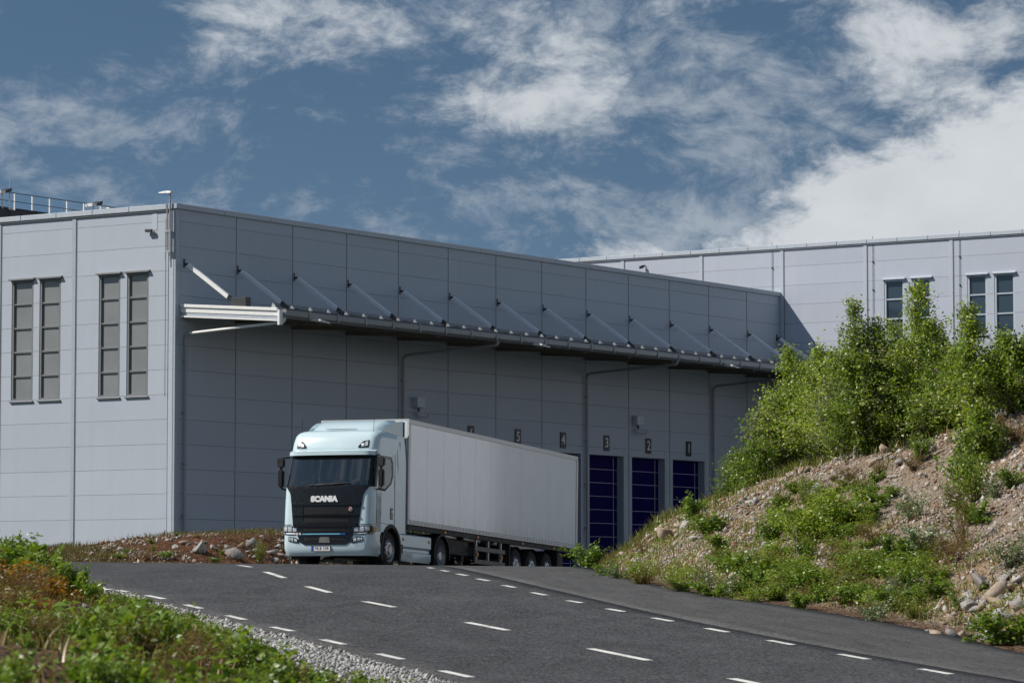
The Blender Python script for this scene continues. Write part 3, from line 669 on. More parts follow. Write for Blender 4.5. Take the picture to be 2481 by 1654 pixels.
MB().hexa([(-.16,-.10,2.86),(.06,-.10,2.86),(.07,.16,2.86),(-.17,.16,2.86),(-.13,-.08,2.95),(.03,-.08,2.95),(.04,.16,2.97),(-.14,.16,2.97)]).hexa([(-.17,.161,2.86),(.07,.161,2.86),(.04,.54,2.89),(-.14,.54,2.89),(-.14,.161,2.97),(.04,.161,2.97),(.02,.54,2.93),(-.12,.54,2.93)]).build("lamp_head", M_LAMP, s, bevel=.015)
# bullet camera on the gable
s = empty("gable_camera", lw(-.07, .98, 14.32), ANG, label="small dark bullet camera under the gable roof edge near the corner", cat="camera")
MB().tube([(0, 0, -.12), (-.10, .03, 0), (-.12, .12, .02)], .055, 8).build("camera_arm", M_PIPE, s, smooth=True)
MB().bar((-.12, .05, .03), (-.14, .38, .05), .13, .12).build("camera_body", M_DARK, s, bevel=.02)
MB().box(-.012, 0, -.10, .14, .06, .75).build("cable_cover", M_TRIML, s)
MB().tube([(-.09 + .0, -.62, .5), (-.09, -.62, -6.5)], .012, 6).build("cable", M_DARK, s)

# ================================================================== REAR HALL
WB = empty("rear_hall", (CX, CY, 0), ANG, label="taller pale grey hall behind the warehouse with slim paired windows", cat="building")
RB = [17.56] + [16.65 - .969 * k for k in range(0, 18)] + [-.6]
JB = [40, 18.4, 13.9, 9.15, 4.40, -.35, -5.10, -9.85, -14.6, -19.4, -24.2, -29, -34][::-1]
WBW = [(-7.13, -6.03), (-8.61, -7.57), (-11.65, -10.6), (-13.13, -12.05)]
wall(WB, JB, RB, [(a, b, RB[5], RB[2]) for a, b in WBW], True, M_PANELB, at=LA)
MB().box(LA + .35, LA + 60, -40, 60, -1, 17.4).build("wall_core", M_CORE, WB)
MB().box(LA + .1, LA + .2, -40, 40, -1, RB[5]).box(LA + .1, LA + .2, -40, 40, RB[2], 17.5).build("wall_core", M_CORE, WB)
for a, b in WBW: gable_window(WB, a, b, RB[5], RB[2], 3, LA, M_GLASSB, M_TRIML, M_TRIML)
for y in JB[1:-1]:
    MB().box(LA - .10, LA - .068, y + .02, y + .2, -.5, 17.55).build("joint_strip", M_TRIML, WB, bevel=.004)
    MB().box(LA - .078, LA - .06, y - .035, y + .018, -.5, 17.55).build("joint_gasket", M_CORE, WB)
for i in range(34):
    y0 = -34 + i * 1.7
    MB().box(LA - .16, LA + .4, y0, y0 + 1.685, 17.56, 17.77).build("coping", M_TRIML, WB, bevel=.015)
MB().box(LA - .13, LA - .06, -34, 24, 17.50, 17.555).build("coping_drip", M_CORE, WB)
for y in (.32, -5.42, -10.2):
    MB().tube([(LA - .11, y, 17.9), (LA - .11, y, 0)], .012, 6).build("lightning_wire", M_DARK, WB)
    for z in (16.6, 15.2, 13.8, 12.4): MB().box(LA - .14, LA - .07, y - .03, y + .03, z, z + .06).build("wire_clip", M_DARK, WB)
for yy, zz, lab in ((7.9, 17.12, "small dark camera high on the rear hall wall"),):
    s = empty("hall_camera", lw(LA - .1, yy, zz), ANG, label=lab, cat="camera")
    MB().tube([(.02, 0, .05), (-.12, 0, 0)], .03, 8).build("camera_arm", M_DARK, s)
    MB().bar((-.08, .02, .0), (-.30, .12, -.10), .14, .14).build("camera_body", M_DARK, s, bevel=.02)

# ================================================================== DARK BLOCK WITH RAILINGS, far left
XC, YC = 63.8, 66.3
WC = empty("rooftop_block", lw(XC, YC, 0), ANG, label="distant dark building top with railings above the warehouse roof", cat="building")
M_CROOF = plain("dark_roof", (.030, .033, .042), .6, var=.2)
MB().box(-14, 46, .3, 34, 0, 25.25).build("wall", M_CROOF, WC)
for i, (a, b) in enumerate(((-2.6, .4), (1.0, 4.1), (5.0, 8.0), (8.8, 11.4))):
    MB().box(a, b, .45, 3.6, 25.25, 25.42).build("roof_hatch", M_CROOF, WC, bevel=.04)
M_RAIL = plain("rail_dark", (.10, .12, .15), .4, .3)
for off, zr in ((.6, 26.42), (7.2, 26.42)):
    rl = empty("railing", (0, off, 0), 0, WC)
    MB().tube([(-12, 0, zr), (16, 0, zr)], .03, 6).build("top_rail", M_RAIL, rl)
    MB().tube([(-12, 0, zr - .55), (16, 0, zr - .55)], .025, 6).build("mid_rail", M_RAIL, rl)
    for k in range(14): MB().box(-.045, .045, -.045, .045, 25.25, zr - .02).build("post", M_WHITE, rl).location = (-9.4 + k * 1.72, 0, 0)
lc = empty("ladder_cage", (10.3, .4, 25.2), 0, WC)
for k in range(3): MB().tube([(.45 * math.cos(a) , .45 * math.sin(a), .62 + .22 * k) for a in np.linspace(0, 6.28, 13)], .025, 5).build("cage_hoop", M_GALV, lc)
for a in np.linspace(0, 5.5, 7): MB().tube([(.45 * math.cos(a), .45 * math.sin(a), -.6), (.45 * math.cos(a), .45 * math.sin(a), 1.08)], .022, 5).build("cage_bar", M_GALV, lc)
for xx, lab in ((-.55, "roof floodlight at the left edge of the picture beside the lightning rod"), (8.5, "roof floodlight beside the ladder cage above the warehouse roof")):
    s = empty("roof_floodlight", lw(XC + xx, YC + .35, 25.2), ANG, label=lab, cat="floodlight", group="rooftop floodlights")
    MB().tube([(0, 0, -.4), (0, 0, 1.15)], .05, 8).build("mast", M_GALV, s)
    MB().hexa([(-.5, -.3, 1.0), (-.05, -.3, 1.05), (-.05, .3, 1.05), (-.5, .3, 1.0), (-.5, -.3, 1.2), (-.05, -.3, 1.2), (-.05, .3, 1.2), (-.5, .3, 1.2)]).build("lamp_head", M_LAMP, s)
    MB().hexa([(.0, -.3, 1.05), (.55, -.3, 1.2), (.55, .3, 1.2), (.0, .3, 1.05), (.0, -.3, 1.25), (.6, -.3, 1.45), (.6, .3, 1.45), (.0, .3, 1.25)]).build("lamp_head", M_DARK, s)
s = empty("lightning_rod", lw(XC + .15, YC + .35, 24.8), ANG, label="thin lightning rod standing on the distant dark roof", cat="rod")
MB().tube([(0, 0, 0), (0, 0, 1.6), (0, 0, 2.9)], [.05, .04, .02], 6).build("rod_shaft", M_GALV, s)
MB().box(-.15, .15, -.15, .15, .3, .45).build("rod_foot", M_DARK, s)

# ================================================================== TRUCK (local x forward, y to the vehicle's left, z up; origin on the ground under the bumper)
def paint(name, c, rough=.22, coat=.6):
    t = NT(name); p = t.pos(); n = t.noise(p, 1.6, 6, .6); d = t.noise(p, 16, 4, .6)
    cc = t.mix(1.0, c, t.ramp(n, [(.3, .955), (.7, 1.02)]), 'MULTIPLY'); 
    t.bsdf(cc, t.ramp(n, [(.3, rough - .02), (.7, rough + .05)]), 0.0, spec=.5, coat=coat); return t.m
M_CAB = paint("cab_paint", (.58, .725, .775))
def trailer_paint():
    t = NT("trailer_paint"); p = t.pos(); n = t.noise(p, 1.6, 6, .6); o = t.coord('Object'); sp = t.n.new("ShaderNodeSeparateXYZ"); t.l.new(o, sp.inputs[0])
    low_ = t.ramp(sp.outputs[2], [(0, .55), (.25, .22), (.6, 0)]); st = t.noise(t.coord('Object', (3, 3, .5)), 5, 6, .7)
    c = t.mix(1.0, (.76, .835, .88), t.ramp(n, [(.3, .96), (.7, 1.02)]), 'MULTIPLY'); c = t.mix(t.math('MULTIPLY', low_, t.ramp(st, [(.35, 0), (.7, 1)])), c, (.30, .29, .27))
    t.bsdf(c, t.ramp(st, [(.3, .17), (.7, .27)]), normal=t.bump(t.noise(p, 1.3, 2, .5), .18, .04), spec=.5, coat=1.0); return t.m
M_TBOX = trailer_paint()
M_TRAIL_RAIL = plain("trailer_rail", (.70, .70, .69), .4, .2, var=.05)
M_GRILLE = plain("grille_black", (.008, .008, .009), .20, var=.3, scale=20)
M_GMESH = plain("grille_mesh", (.004, .004, .004), .6)
M_RUB = plain("tyre_rubber", (.018, .018, .019), .8, var=.2, scale=20)
M_RIM = plain("wheel_steel", (.52, .53, .54), .35, .7, var=.1, scale=20)
M_HOLE = plain("wheel_holes", (.01, .01, .01), .8)
M_CHASSIS = plain("chassis_black", (.020, .020, .021), .6, var=.25)
M_GUARD = plain("guard_rail_steel", (.16, .16, .155), .5, .3, var=.15)
M_CHROME = plain("lamp_reflector", (.82, .82, .82), .28, .35, var=.05)
M_AMBER = plain("amber_lens", (.85, .28, .02), .25, var=.03)
M_LETTER = plain("letter_silver", (.80, .80, .80), .35, var=.02)
M_STRIPE = plain("blue_stripe", (.16, .45, .62), .3, var=.02)
M_STRIPE2 = plain("deep_blue_stripe", (.01, .12, .45), .3, var=.02)
M_PLATE = plain("plate_white", (.80, .80, .80), .45, var=.02)
M_EU = plain("plate_blue", (.01, .06, .38), .45, var=.02)
M_RED = plain("badge_red", (.35, .02, .02), .4, var=.02)
M_INT = plain("cab_interior", (.05, .05, .053), .8, var=.2)
M_SEAT = plain("cab_seat", (.20, .20, .21), .85, var=.2)
def clear_glass(name, tint=(.34, .39, .40), ior=1.75):
    t = NT(name); tr = t.n.new("ShaderNodeBsdfTransparent"); t.put(tr.inputs[0], tint)
    gl = t.n.new("ShaderNodeBsdfGlossy"); gl.inputs['Roughness'].default_value = .02; t.put(gl.inputs[0], (.9, .92, .95))
    lw_ = t.n.new("ShaderNodeLayerWeight"); lw_.inputs[0].default_value = .5; fr_ = t.math('ADD', t.math('MULTIPLY', t.math('POWER', lw_.outputs['Facing'], 3.2), .85), (ior - 1) ** 2 / (ior + 1) ** 2)
    mx = t.n.new("ShaderNodeMixShader"); t.l.new(fr_, mx.inputs[0]); t.l.new(tr.outputs[0], mx.inputs[1]); t.l.new(gl.outputs[0], mx.inputs[2])
    t.l.new(mx.outputs[0], t.out.inputs[0]); return t.m
M_CGLASS = clear_glass("cab_glass", (.42, .47, .48), 2.4); M_SGLASS = clear_glass("side_glass", (.16, .19, .19), 1.32); M_LENS = clear_glass("lamp_lens", (.92, .94, .95), 1.4)

HEAD = math.atan2(-.937, -.350)
TR = empty("tractor_unit", (-4.89, 90.5, 0), 0, label="pale blue tractor cab with black grille pulling a grey trailer", cat="truck")
def place(o, x, y, pitch, z=None):
    o.rotation_mode = 'XYZ'
    o.rotation_euler = (0, -pitch, HEAD); o.location = (x, y, z)
FW = Vector((math.cos(HEAD), math.sin(HEAD)))
def road_at(t): return gz_road(-4.89 - FW.x * t, 90.5 - FW.y * t)
def gz_road(x, y): return float(hsm(np.array([x]), np.array([y]))[0]) + ROAD_Z
zf, zr = road_at(1.42), road_at(5.12)
PT = (zf - zr) / 3.7
place(TR, -4.89, 90.5, math.atan(PT), zf + 1.42 * PT)
# --- cab skin: plan outline at a height
def ip(z, T): return float(np.interp(z, [a for a, _ in T], [b for _, b in T]))
XF = [(.32, -.10), (.40, -.04), (.55, 0), (1.1, 0), (1.6, -.02), (2.12, -.07), (2.2, -.10), (3.0, -.36), (3.12, -.36), (3.35, -.44), (3.50, -.52), (3.59, -.64), (3.64, -.80), (3.68, -1.10)]
WD = [(.32, 1.22), (.5, 1.275), (2.1, 1.275), (3.0, 1.24), (3.3, 1.23), (3.5, 1.205), (3.58, 1.16), (3.64, 1.08), (3.67, .98), (3.68, .90)]
def front(v, z, off=0.0):
    w = ip(z, WD); rx, ry = .25, .20; a = abs(v); x = ip(z, XF) - .10 * (min(a, w) / 1.275) ** 2
    if a > w - ry:
        q = min(1.0, (a - (w - ry)) / ry); x -= rx * (1 - math.sqrt(max(0, 1 - q * q)))
        nx, ny = math.sqrt(max(0, 1 - q * q)), q * math.copysign(1, v)
    else: nx, ny = 1.0, .16 * v
    return (x + nx * off, v + ny * off, z)
def vcols(w, lo=None, hi=None):
    ry = .20; base = list(np.linspace(-(w - ry), w - ry, 25)); cor = [w - ry + ry * math.sin(t) for t in np.linspace(0, math.pi / 2, 8)[1:]]
    return [-c for c in cor[::-1]] + base + cor
def patch(zs, lf, rf, off, n=17):
    """a shell lying on the cab front between two edges"""
    return [[front(lf(z) + (rf(z) - lf(z)) * k / (n - 1), z, off) for k in range(n)] for z in zs]
XREAR = -2.08
zsf = [.32, .40, .5, .62, .8, 1.0, 1.2, 1.5, 1.8, 2.0, 2.12]
def ring(z, openrear=False):
    w = ip(z, WD); f = [front(v, z) for v in vcols(w)]
    xl = f[-1][0]; side_l = [(xl + (XREAR - xl) * t, w, z) for t in np.linspace(0, 1, 9)[1:]]
    side_r = [(x, -y, z_) for x, y, z_ in side_l]
    return side_r[::-1] + f + side_l
def arch_cut(x, z, r=.66): return (x + 1.42) ** 2 + (z - .50) ** 2 < r * r
# lower front wrap (bumper and corner panels, down to the bumper lip)
b = MB(); rows = []
for z in zsf:
    w = ip(z, WD); f = [front(v, z) for v in vcols(w)]; xl = f[-1][0]; xe = -.74
    rows.append([(xe, -w, z)] + f + [(xe, w, z)])
b.grid(rows).build("front_panel", M_CAB, TR, smooth=True)
# bumper lip under edge
# upper head: above the visor to the roof
b = MB(); zu = [3.0, 3.06, 3.12, 3.2, 3.3, 3.4, 3.48, 3.54, 3.59, 3.63, 3.66, 3.68]
rows = [ring(z) for z in zu]; b.grid(rows)
top = ring(3.68); b.add([(x, y, z) for x, y, z in top], [tuple(range(len(top)))])
b.build("roof_shell", M_CAB, TR, smooth=True, recalc=True)
# sides with window and wheel arch openings, as strips fitted round the outlines
def side_y(z): return ip(z, WD)
def side_front_x(z): return front(ip(z, WD), z)[0]
def side_shell(sgn):
    b = MB(); zz = [.96, 1.0, 1.05, 1.1, 1.17, 1.25, 1.4, 1.6, 1.8, 1.95, 2.05, 2.12, 2.2, 2.35, 2.5, 2.7, 2.85, 2.93, 3.0]
    def spans(z):
        xf_ = side_front_x(z); out = [(xf_, XREAR)]
        if z < 1.18:
            h = math.sqrt(max(0, .665 ** 2 - (z - .50) ** 2)); out = [(-.74 if z < 1.0 else xf_, -1.42 + h), (-1.42 - h, XREAR)]
        if 2.06 < z < 2.95:
            wf = ip(z, [(2.06, -.52), (2.95, -.72)]); wr = ip(z, [(2.06, -.95), (2.25, -1.36), (2.45, -1.50), (2.8, -1.50), (2.95, -1.46)])
            out = [(xf_, wf), (wr, XREAR)]
        return out
    for z0, z1 in zip(zz[:-1], zz[1:]):
        m = (z0 + z1) / 2
        if len(spans(m)) == 2:
            def two(z):
                if m < 1.18:
                    h = math.sqrt(max(0, .665 ** 2 - (z - .50) ** 2)); return [(side_front_x(z), -1.42 + h), (-1.42 - h, XREAR)]
                wf = ip(z, [(2.06, -.52), (2.95, -.72)]); wr = ip(z, [(2.06, -.95), (2.25, -1.36), (2.45, -1.50), (2.8, -1.50), (2.95, -1.46)])
                return [(side_front_x(z), wf), (wr, XREAR)]
            A, B_ = two(z0), two(z1)
        else: A, B_ = [(side_front_x(z0), XREAR)], [(side_front_x(z1), XREAR)]
        for (a0, a1), (b0, b1) in zip(A, B_):
            y0, y1 = sgn * side_y(z0), sgn * side_y(z1)
            b.add([(a0, y0, z0), (a1, y0, z0), (b1, y1, z1), (b0, y1, z1)], [(0, 1, 2, 3)])
    return b
for sgn in (1, -1):
    side_shell(sgn).build("side_panel", M_CAB, TR, smooth=False)
# pillars beside the windscreen (body corner, z 2.12..3.0)
for sgn in (1, -1):
    rows = []
    for z in (2.12, 2.2, 2.4, 2.6, 2.8, 3.0):
        w = ip(z, WD); vs = [w - .20 + .20 * math.sin(t) for t in np.linspace(.35, math.pi / 2, 7)]
        rows.append([front(sgn * v, z) for v in vs])
    MB().grid(rows).build("windscreen_pillar", M_GRILLE, TR, smooth=True)
# rear wall of the cab
MB().box(XREAR - .02, XREAR + .01, -1.25, 1.25, .96, 3.4).build("cab_back", M_CAB, TR)
# windscreen and black header band
wl_ = lambda z: -(ip(z, WD) - .145); wr_ = lambda z: ip(z, WD) - .145
MB().grid(patch(np.linspace(2.14, 2.92, 9), wl_, wr_, .002, 21)).build("windscreen", M_CGLASS, TR, smooth=True)
MB().grid(patch([2.88, 2.94, 3.0], lambda z: -(ip(z, WD) - .08), lambda z: ip(z, WD) - .08, .008, 21)).build("header_band", M_GRILLE, TR, smooth=True)
# sun visor: lip above the windscreen
rows = []
for (dx, z) in ((.0, 2.985), (.17, 2.955), (.18, 3.06), (.02, 3.10)):
    w = ip(3.0, WD); rows.append([(front(v, z)[0] + dx * (1 - .25 * (abs(v) / w) ** 6), v * 1.01, z) for v in np.linspace(-(w - .03), w - .03, 25)])
rows.append(rows[0])
MB().grid(rows).build("sun_visor", M_CAB, TR, smooth=True)
# black nose: panel with bonnet, three mesh openings and lower grille
def nose_l(z): return -ip(z, [(.60, .58), (.66, .72), (.80, .76), (.86, .80), (1.1, .93), (1.7, 1.00), (1.95, 1.04), (2.05, 1.12), (2.16, 1.20)])
MB().grid(patch(np.linspace(1.68, 2.16, 9), nose_l, lambda z: -nose_l(z), .022, 25)).build("bonnet_panel", M_GRILLE, TR, smooth=True)
MB().grid(patch(np.linspace(.60, 1.69, 16), nose_l, lambda z: -nose_l(z), .014, 25)).build("grille_panel", M_GRILLE, TR, smooth=True)
def louvre(z0, z1, half, off0, off1, name, mat):
    rows = [[front(v, z, o) for v in np.linspace(-half, half, 21)] for z, o in ((z0, off0), (z0 + .01, off1), (z1 - .012, off1 + .006), (z1, off0))]
    MB().grid(rows).build(name, mat, TR, smooth=False)
for (z0, z1) in ((1.62, 1.70), (1.335, 1.385), (1.06, 1.165), (.93, .945)):
    louvre(z0, z1, ip((z0 + z1) / 2, [(.9, .88), (1.7, .97)]), .012, .05, "grille_bar", M_GRILLE)
M_MESHW = plain("grille_mesh_wire", (.03, .03, .032), .4)
for (z0, z1, hw) in ((1.40, 1.575, .62), (1.18, 1.32, .62), (.955, 1.03, .60), (.70, .80, .58)):
    MB().grid(patch([z0, (z0 + z1) / 2, z1], lambda z: -hw, lambda z: hw, .018, 15)).build("grille_opening", M_GMESH, TR)
    m = MB(); n = 24
    for i in range(n):
        for k in range(max(2, int((z1 - z0) / .035))):
            z = z0 + .02 + k * .035; v = -hw + .03 + (2 * hw - .06) * (i + .5 * (k % 2)) / n
            p = front(v, z, .024); m.box(p[0] - .004, p[0] + .004, v - .012, v + .012, z - .007, z + .007)
    m.build("grille_mesh", M_MESHW, TR, recalc=False, kind="stuff")
MB().grid(patch([1.24, 1.66], lambda z: -.66, lambda z: -.64, .05, 3)).grid(patch([1.24, 1.66], lambda z: .64, lambda z: .66, .05, 3)).build("grille_trim", M_GRILLE, TR)
# lettering and badges
sc_ = link("lettering", text_mesh("lettering", "SCANIA", .19, M_LETTER, .012, .016, sx_=1.10), TR)
p = front(0, 1.79, .045); sc_.location = (p[0], -.03, p[2]); sc_.rotation_euler = (R(88), 0, R(90))
t45 = link("lettering", text_mesh("lettering", "45 R", .075, M_LETTER, .006, .003, sx_=1.2), TR)
p = front(-.74, .885, .05); t45.location = p; t45.rotation_euler = (R(90), 0, R(83))
p = front(.70, 1.53, .02)
MB().lathe([(0, 0.0), (.012, .012), (.03, .05), (0, .056)], p, (1, .1, 0), 16).build("badge", M_LETTER, TR)
MB().lathe([(.031, .0), (.033, .038), (.024, .04)], p, (1, .1, 0), 16).build("badge_centre", M_RED, TR)
MB().box(p[0] + .03, p[0] + .037, p[1] - .008, p[1] + .012, p[2] - .02, p[2] + .022).build("badge_figure", M_LETTER, TR)
rows = [[front(v, z, o) for v in np.linspace(-.62, .44, 15)] for z, o in ((.862, .05), (.866, .062), (.892, .062), (.896, .05))]
MB().grid(rows).build("blue_strip", M_STRIPE, TR)
rows = [[front(v, z, o) for v in np.linspace(.442, .60, 5)] for z, o in ((.862, .05), (.866, .062), (.892, .062), (.896, .05))]
MB().grid(rows).build("blue_strip", M_STRIPE2, TR)
MB().grid(patch([.655, .80], lambda z: -ip(z, [(.655, .16), (.80, .13)]), lambda z: ip(z, [(.655, .16), (.80, .13)]), .03, 5)).build("radar_cover", M_GUARD, TR)
# number plate
px_ = front(0, .50, .012)[0]
pl = MB().box(px_, px_ + .012, -.36, .16, .44, .565).build("number_plate", M_PLATE, TR, bevel=.003)
MB().box(px_ - .004, px_ + .0165, -.37, .17, .43, .44).box(px_ - .004, px_ + .0165, -.37, .17, .565, .575).box(px_ - .004, px_ + .0165, -.37, -.36, .44, .565).box(px_ - .004, px_ + .0165, .16, .17, .44, .565).build("plate_frame", M_BLACK, pl)
MB().box(px_ + .012, px_ + .0155, -.352, -.305, .446, .559).build("plate_band", M_EU, pl)
pt = link("lettering", text_mesh("lettering", "MLB 53R", .118, M_BLACK, .002, .0, sx_=.93), pl); pt.location = (px_ + .0145, -.075, .5025); pt.rotation_euler = (R(90), 0, R(90))
# lamps
def lamp(name, poly, off, sgn, inner):
    """poly: list of (v, z_low, z_high) across the lamp"""
    zl = lambda v: ip(v, [(a, b) for a, b, c in poly]); zh = lambda v: ip(v, [(a, c) for a, b, c in poly])
    vs = np.linspace(poly[0][0], poly[-1][0], 11)
    def G(off, m=0.0): return [[front(sgn * v, zl(v) + m + (zh(v) - zl(v) - 2 * m) * k / 4, off) for v in vs] for k in range(5)]
    L = MB().grid(G(off)).build(name, M_GRILLE, TR, smooth=True)
    for (v0, v1, f0, f1) in inner:
        rows = [[front(sgn * v, zl(v) + (zh(v) - zl(v)) * f, off + .006 + .012 * (.5 - abs(f - (f0 + f1) / 2) / (f1 - f0))) for v in np.linspace(v0, v1, 5)] for f in np.linspace(f0, f1, 4)]
        MB().grid(rows).build("reflector", M_CHROME, L)
    MB().grid(G(off + .024, .004)).build("lens", M_LENS, L, smooth=True)
    return L
for sgn in (1, -1):
    L = lamp("headlight", [(.78, .86, 1.07), (1.0, .86, 1.10), (1.25, .88, 1.10)], .012, sgn, [(.82, .93, .35, .85), (.96, 1.08, .35, .9), (1.10, 1.2, .4, .9), (.80, 1.23, .06, .2)])
    MB().grid([[front(sgn * v, z, .03) for v in (1.258, 1.268, 1.2745)] for z in (.93, .99, 1.07)]).build("amber_strip", M_AMBER, L)
    lamp("fog_light", [(.74, .64, .74), (.86, .655, .80), (1.06, .70, .81)], .012, sgn, [(.80, .88, .25, .8), (.91, .97, .2, .85), (.99, 1.04, .2, .8)])
    lamp("roof_light", [(.74, 3.15, 3.20), (.86, 3.15, 3.33), (1.02, 3.16, 3.36)], .012, sgn, [(.82, .9, .2, .7), (.92, .99, .25, .85)])
    # bumper crease and corner gap lines
    MB().grid([[front(sgn * v, z, .004) for v in np.linspace(.98, 1.27, 7)] for z in (1.125, 1.14)]).build("panel_gap", M_GRILLE, TR)
    # wiper
    MB().tube([front(sgn * .1 - .4, 2.16, .04), front(sgn * .1 + .1, 2.19, .05), front(sgn * .1 + .55, 2.22, .045)], .012, 6).build("wiper", M_BLACK, TR)
    # side door: gap lines, window frame, handle
    y = sgn * 1.278
    MB().box(-.435, -.42, y - .004, y + .004, 1.2, 2.05).box(-1.66, -1.645, y - .004, y + .004, 1.0, 3.05).box(-1.645, -.43, y - .004, y + .004, 1.185, 1.2).build("door_gap", M_GRILLE, TR)
    hd_ = MB().box(-1.52, -1.36, y - .01, y + .012, 1.32, 1.62).build("door_handle", M_GRILLE, TR, bevel=.008)
    MB().box(-1.50, -1.38, y + .012, y + .022, 1.50, 1.545).build("handle_grip", M_CAB, hd_)
    wy = lambda z: sgn * (side_y(z) + .006)
    outline = [(-.50, 2.04), (-.98, 2.04), (-1.40, 2.24), (-1.55, 2.45), (-1.55, 2.82), (-1.48, 2.97), (-.70, 2.97)]
    inner = [(-.58, 2.10), (-.98, 2.10), (-1.36, 2.28), (-1.48, 2.47), (-1.48, 2.80), (-1.42, 2.90), (-.74, 2.90)]
    n = len(outline)
    MB().add([(x, wy(z), z) for x, z in outline] + [(x, wy(z) + sgn * .004, z) for x, z in inner], [(k, (k + 1) % n, n + (k + 1) % n, n + k) for k in range(n)]).build("window_surround", M_GRILLE, TR)
    MB().add([(x, wy(z) - sgn * .004, z) for x, z in inner], [tuple(range(n))]).build("side_window", M_SGLASS, TR)
    # mirrors
    mir = empty("mirror", (0, 0, 0), 0, TR)
    yo = sgn * 1.43
    MB().hexa([(-.42, yo-.07, 2.12), (-.28, yo-.07, 2.12), (-.28, yo+.08, 2.12), (-.42, yo+.07, 2.12), (-.42, yo-.07, 2.58), (-.26, yo-.07, 2.60), (-.26, yo+.09, 2.60), (-.42, yo+.08, 2.58)]).build("mirror_housing", M_BLACK, mir, bevel=.035, seg=2)
    MB().hexa([(-.42, yo-.08, 2.66), (-.27, yo-.09, 2.64), (-.27, yo+.10, 2.64), (-.42, yo+.09, 2.66), (-.40, yo-.10, 2.88), (-.28, yo-.12, 2.90), (-.28, yo+.11, 2.90), (-.40, yo+.10, 2.88)]).build("mirror_housing", M_BLACK, mir, bevel=.03, seg=2)
    MB().box(-.425, -.42, yo - .06, yo + .065, 2.16, 2.54).box(-.425, -.42, yo - .06, yo + .065, 2.69, 2.85).build("mirror_glass", M_CHROME, mir)
    MB().tube([(-.42, sgn * 1.24, 2.05), (-.36, yo, 2.10)], .022, 6).tube([(-.46, sgn * 1.22, 2.93), (-.34, yo, 2.89)], .022, 6).tube([(-.34, yo, 2.58), (-.34, yo, 2.68)], .03, 6).build("mirror_arm", M_BLACK, mir)
    # air deflector behind the cab
    dm = MB(); rows = []
    for x, yy in ((-1.90, 1.262), (-2.15, 1.275), (-2.40, 1.28)):
        rows.append([(x, sgn * (yy - (0 if z < 3.0 else (z - 3.0) * .12)), z) for z in (.98, 1.5, 2.2, 2.8, 3.2, 3.55)])
    dm.grid(rows).build("side_deflector", M_CAB, TR, smooth=True)
    MB().grid([[(x, sgn * (1.282 - (0 if z < 3.0 else (z - 3.0) * .11)), z) for z in (.98, 1.5, 2.2, 2.8, 3.2, 3.55)] for x in (-2.40, -2.475)]).build("deflector_rubber", M_BLACK, TR)
    MB().tube([(-.75, sgn * 1.02, 3.40), (-.76, sgn * 1.03, 3.95)], .006, 5).lathe([(0, .03), (.05, .02)], (-.75, sgn * 1.02, 3.38), (0, 0, 1), 8).build("antenna", M_BLACK, TR)
# roof deflector
rows = []
for t, x in ((0, -1.05), (.25, -1.30), (.5, -1.6), (.75, -1.95), (1.0, -2.30)):
    zt = 3.66 + .36 * math.sin(t * math.pi / 2); w = 1.02 + .14 * t
    rows.append([(x + .12 * abs(s) ** 3 * (-1), s * w, (zt - .0) if abs(s) < .86 else (zt - (abs(s) - .86) / .14 * (zt - 3.52) * .8)) for s in np.linspace(-1, 1, 21)])
MB().grid(rows).build("roof_deflector", M_CAB, TR, smooth=True)
for sgn in (1, -1):
    MB().add([(-1.1, sgn * 1.04, 3.60), (-2.36, sgn * 1.20, 3.50), (-2.36, sgn * 1.20, 3.98), (-1.95, sgn * 1.14, 3.93), (-1.5, sgn * 1.08, 3.80)], [(0, 1, 2, 3, 4)]).build("deflector_wing", M_CAB, TR)
    MB().box(-2.42, -2.36, sgn * 1.2 - .02, sgn * 1.2 + .02, 3.56, 3.96).build("deflector_rubber", M_BLACK, TR)
MB().grid([[(x, v, 3.697 + .001) for v in np.linspace(-.45, .45, 5)] for x in (-.92, -1.08)]).build("roof_hatch", M_BLACK, TR)
# cab interior
MB().box(-.95, -.35, -1.1, 1.1, 1.7, 2.14).build("dashboard", M_INT, TR, bevel=.05)
for y in (.62, -.62):
    MB().box(-1.55, -1.1, y - .25, y + .25, 1.75, 1.95).box(-1.68, -1.5, y - .25, y + .25, 1.95, 2.65).box(-1.66, -1.54, y - .14, y + .14, 2.68, 2.88).build("seat", M_SEAT, TR, bevel=.04)
MB().lathe([(.0, .19), (.015, .215), (.0, .235), (-.015, .215), (0, .19)], (-.88, .62, 2.16), (-.6, 0, .8), 20).build("steering_wheel", M_BLACK, TR, smooth=True)
MB().box(-2.05, -2.0, -1.2, 1.2, 1.2, 3.2).box(-2.0, -.5, -1.2, 1.2, 3.0, 3.04).box(-2.0, -.4, -1.2, 1.2, 1.25, 1.3).build("cab_lining", M_INT, TR)
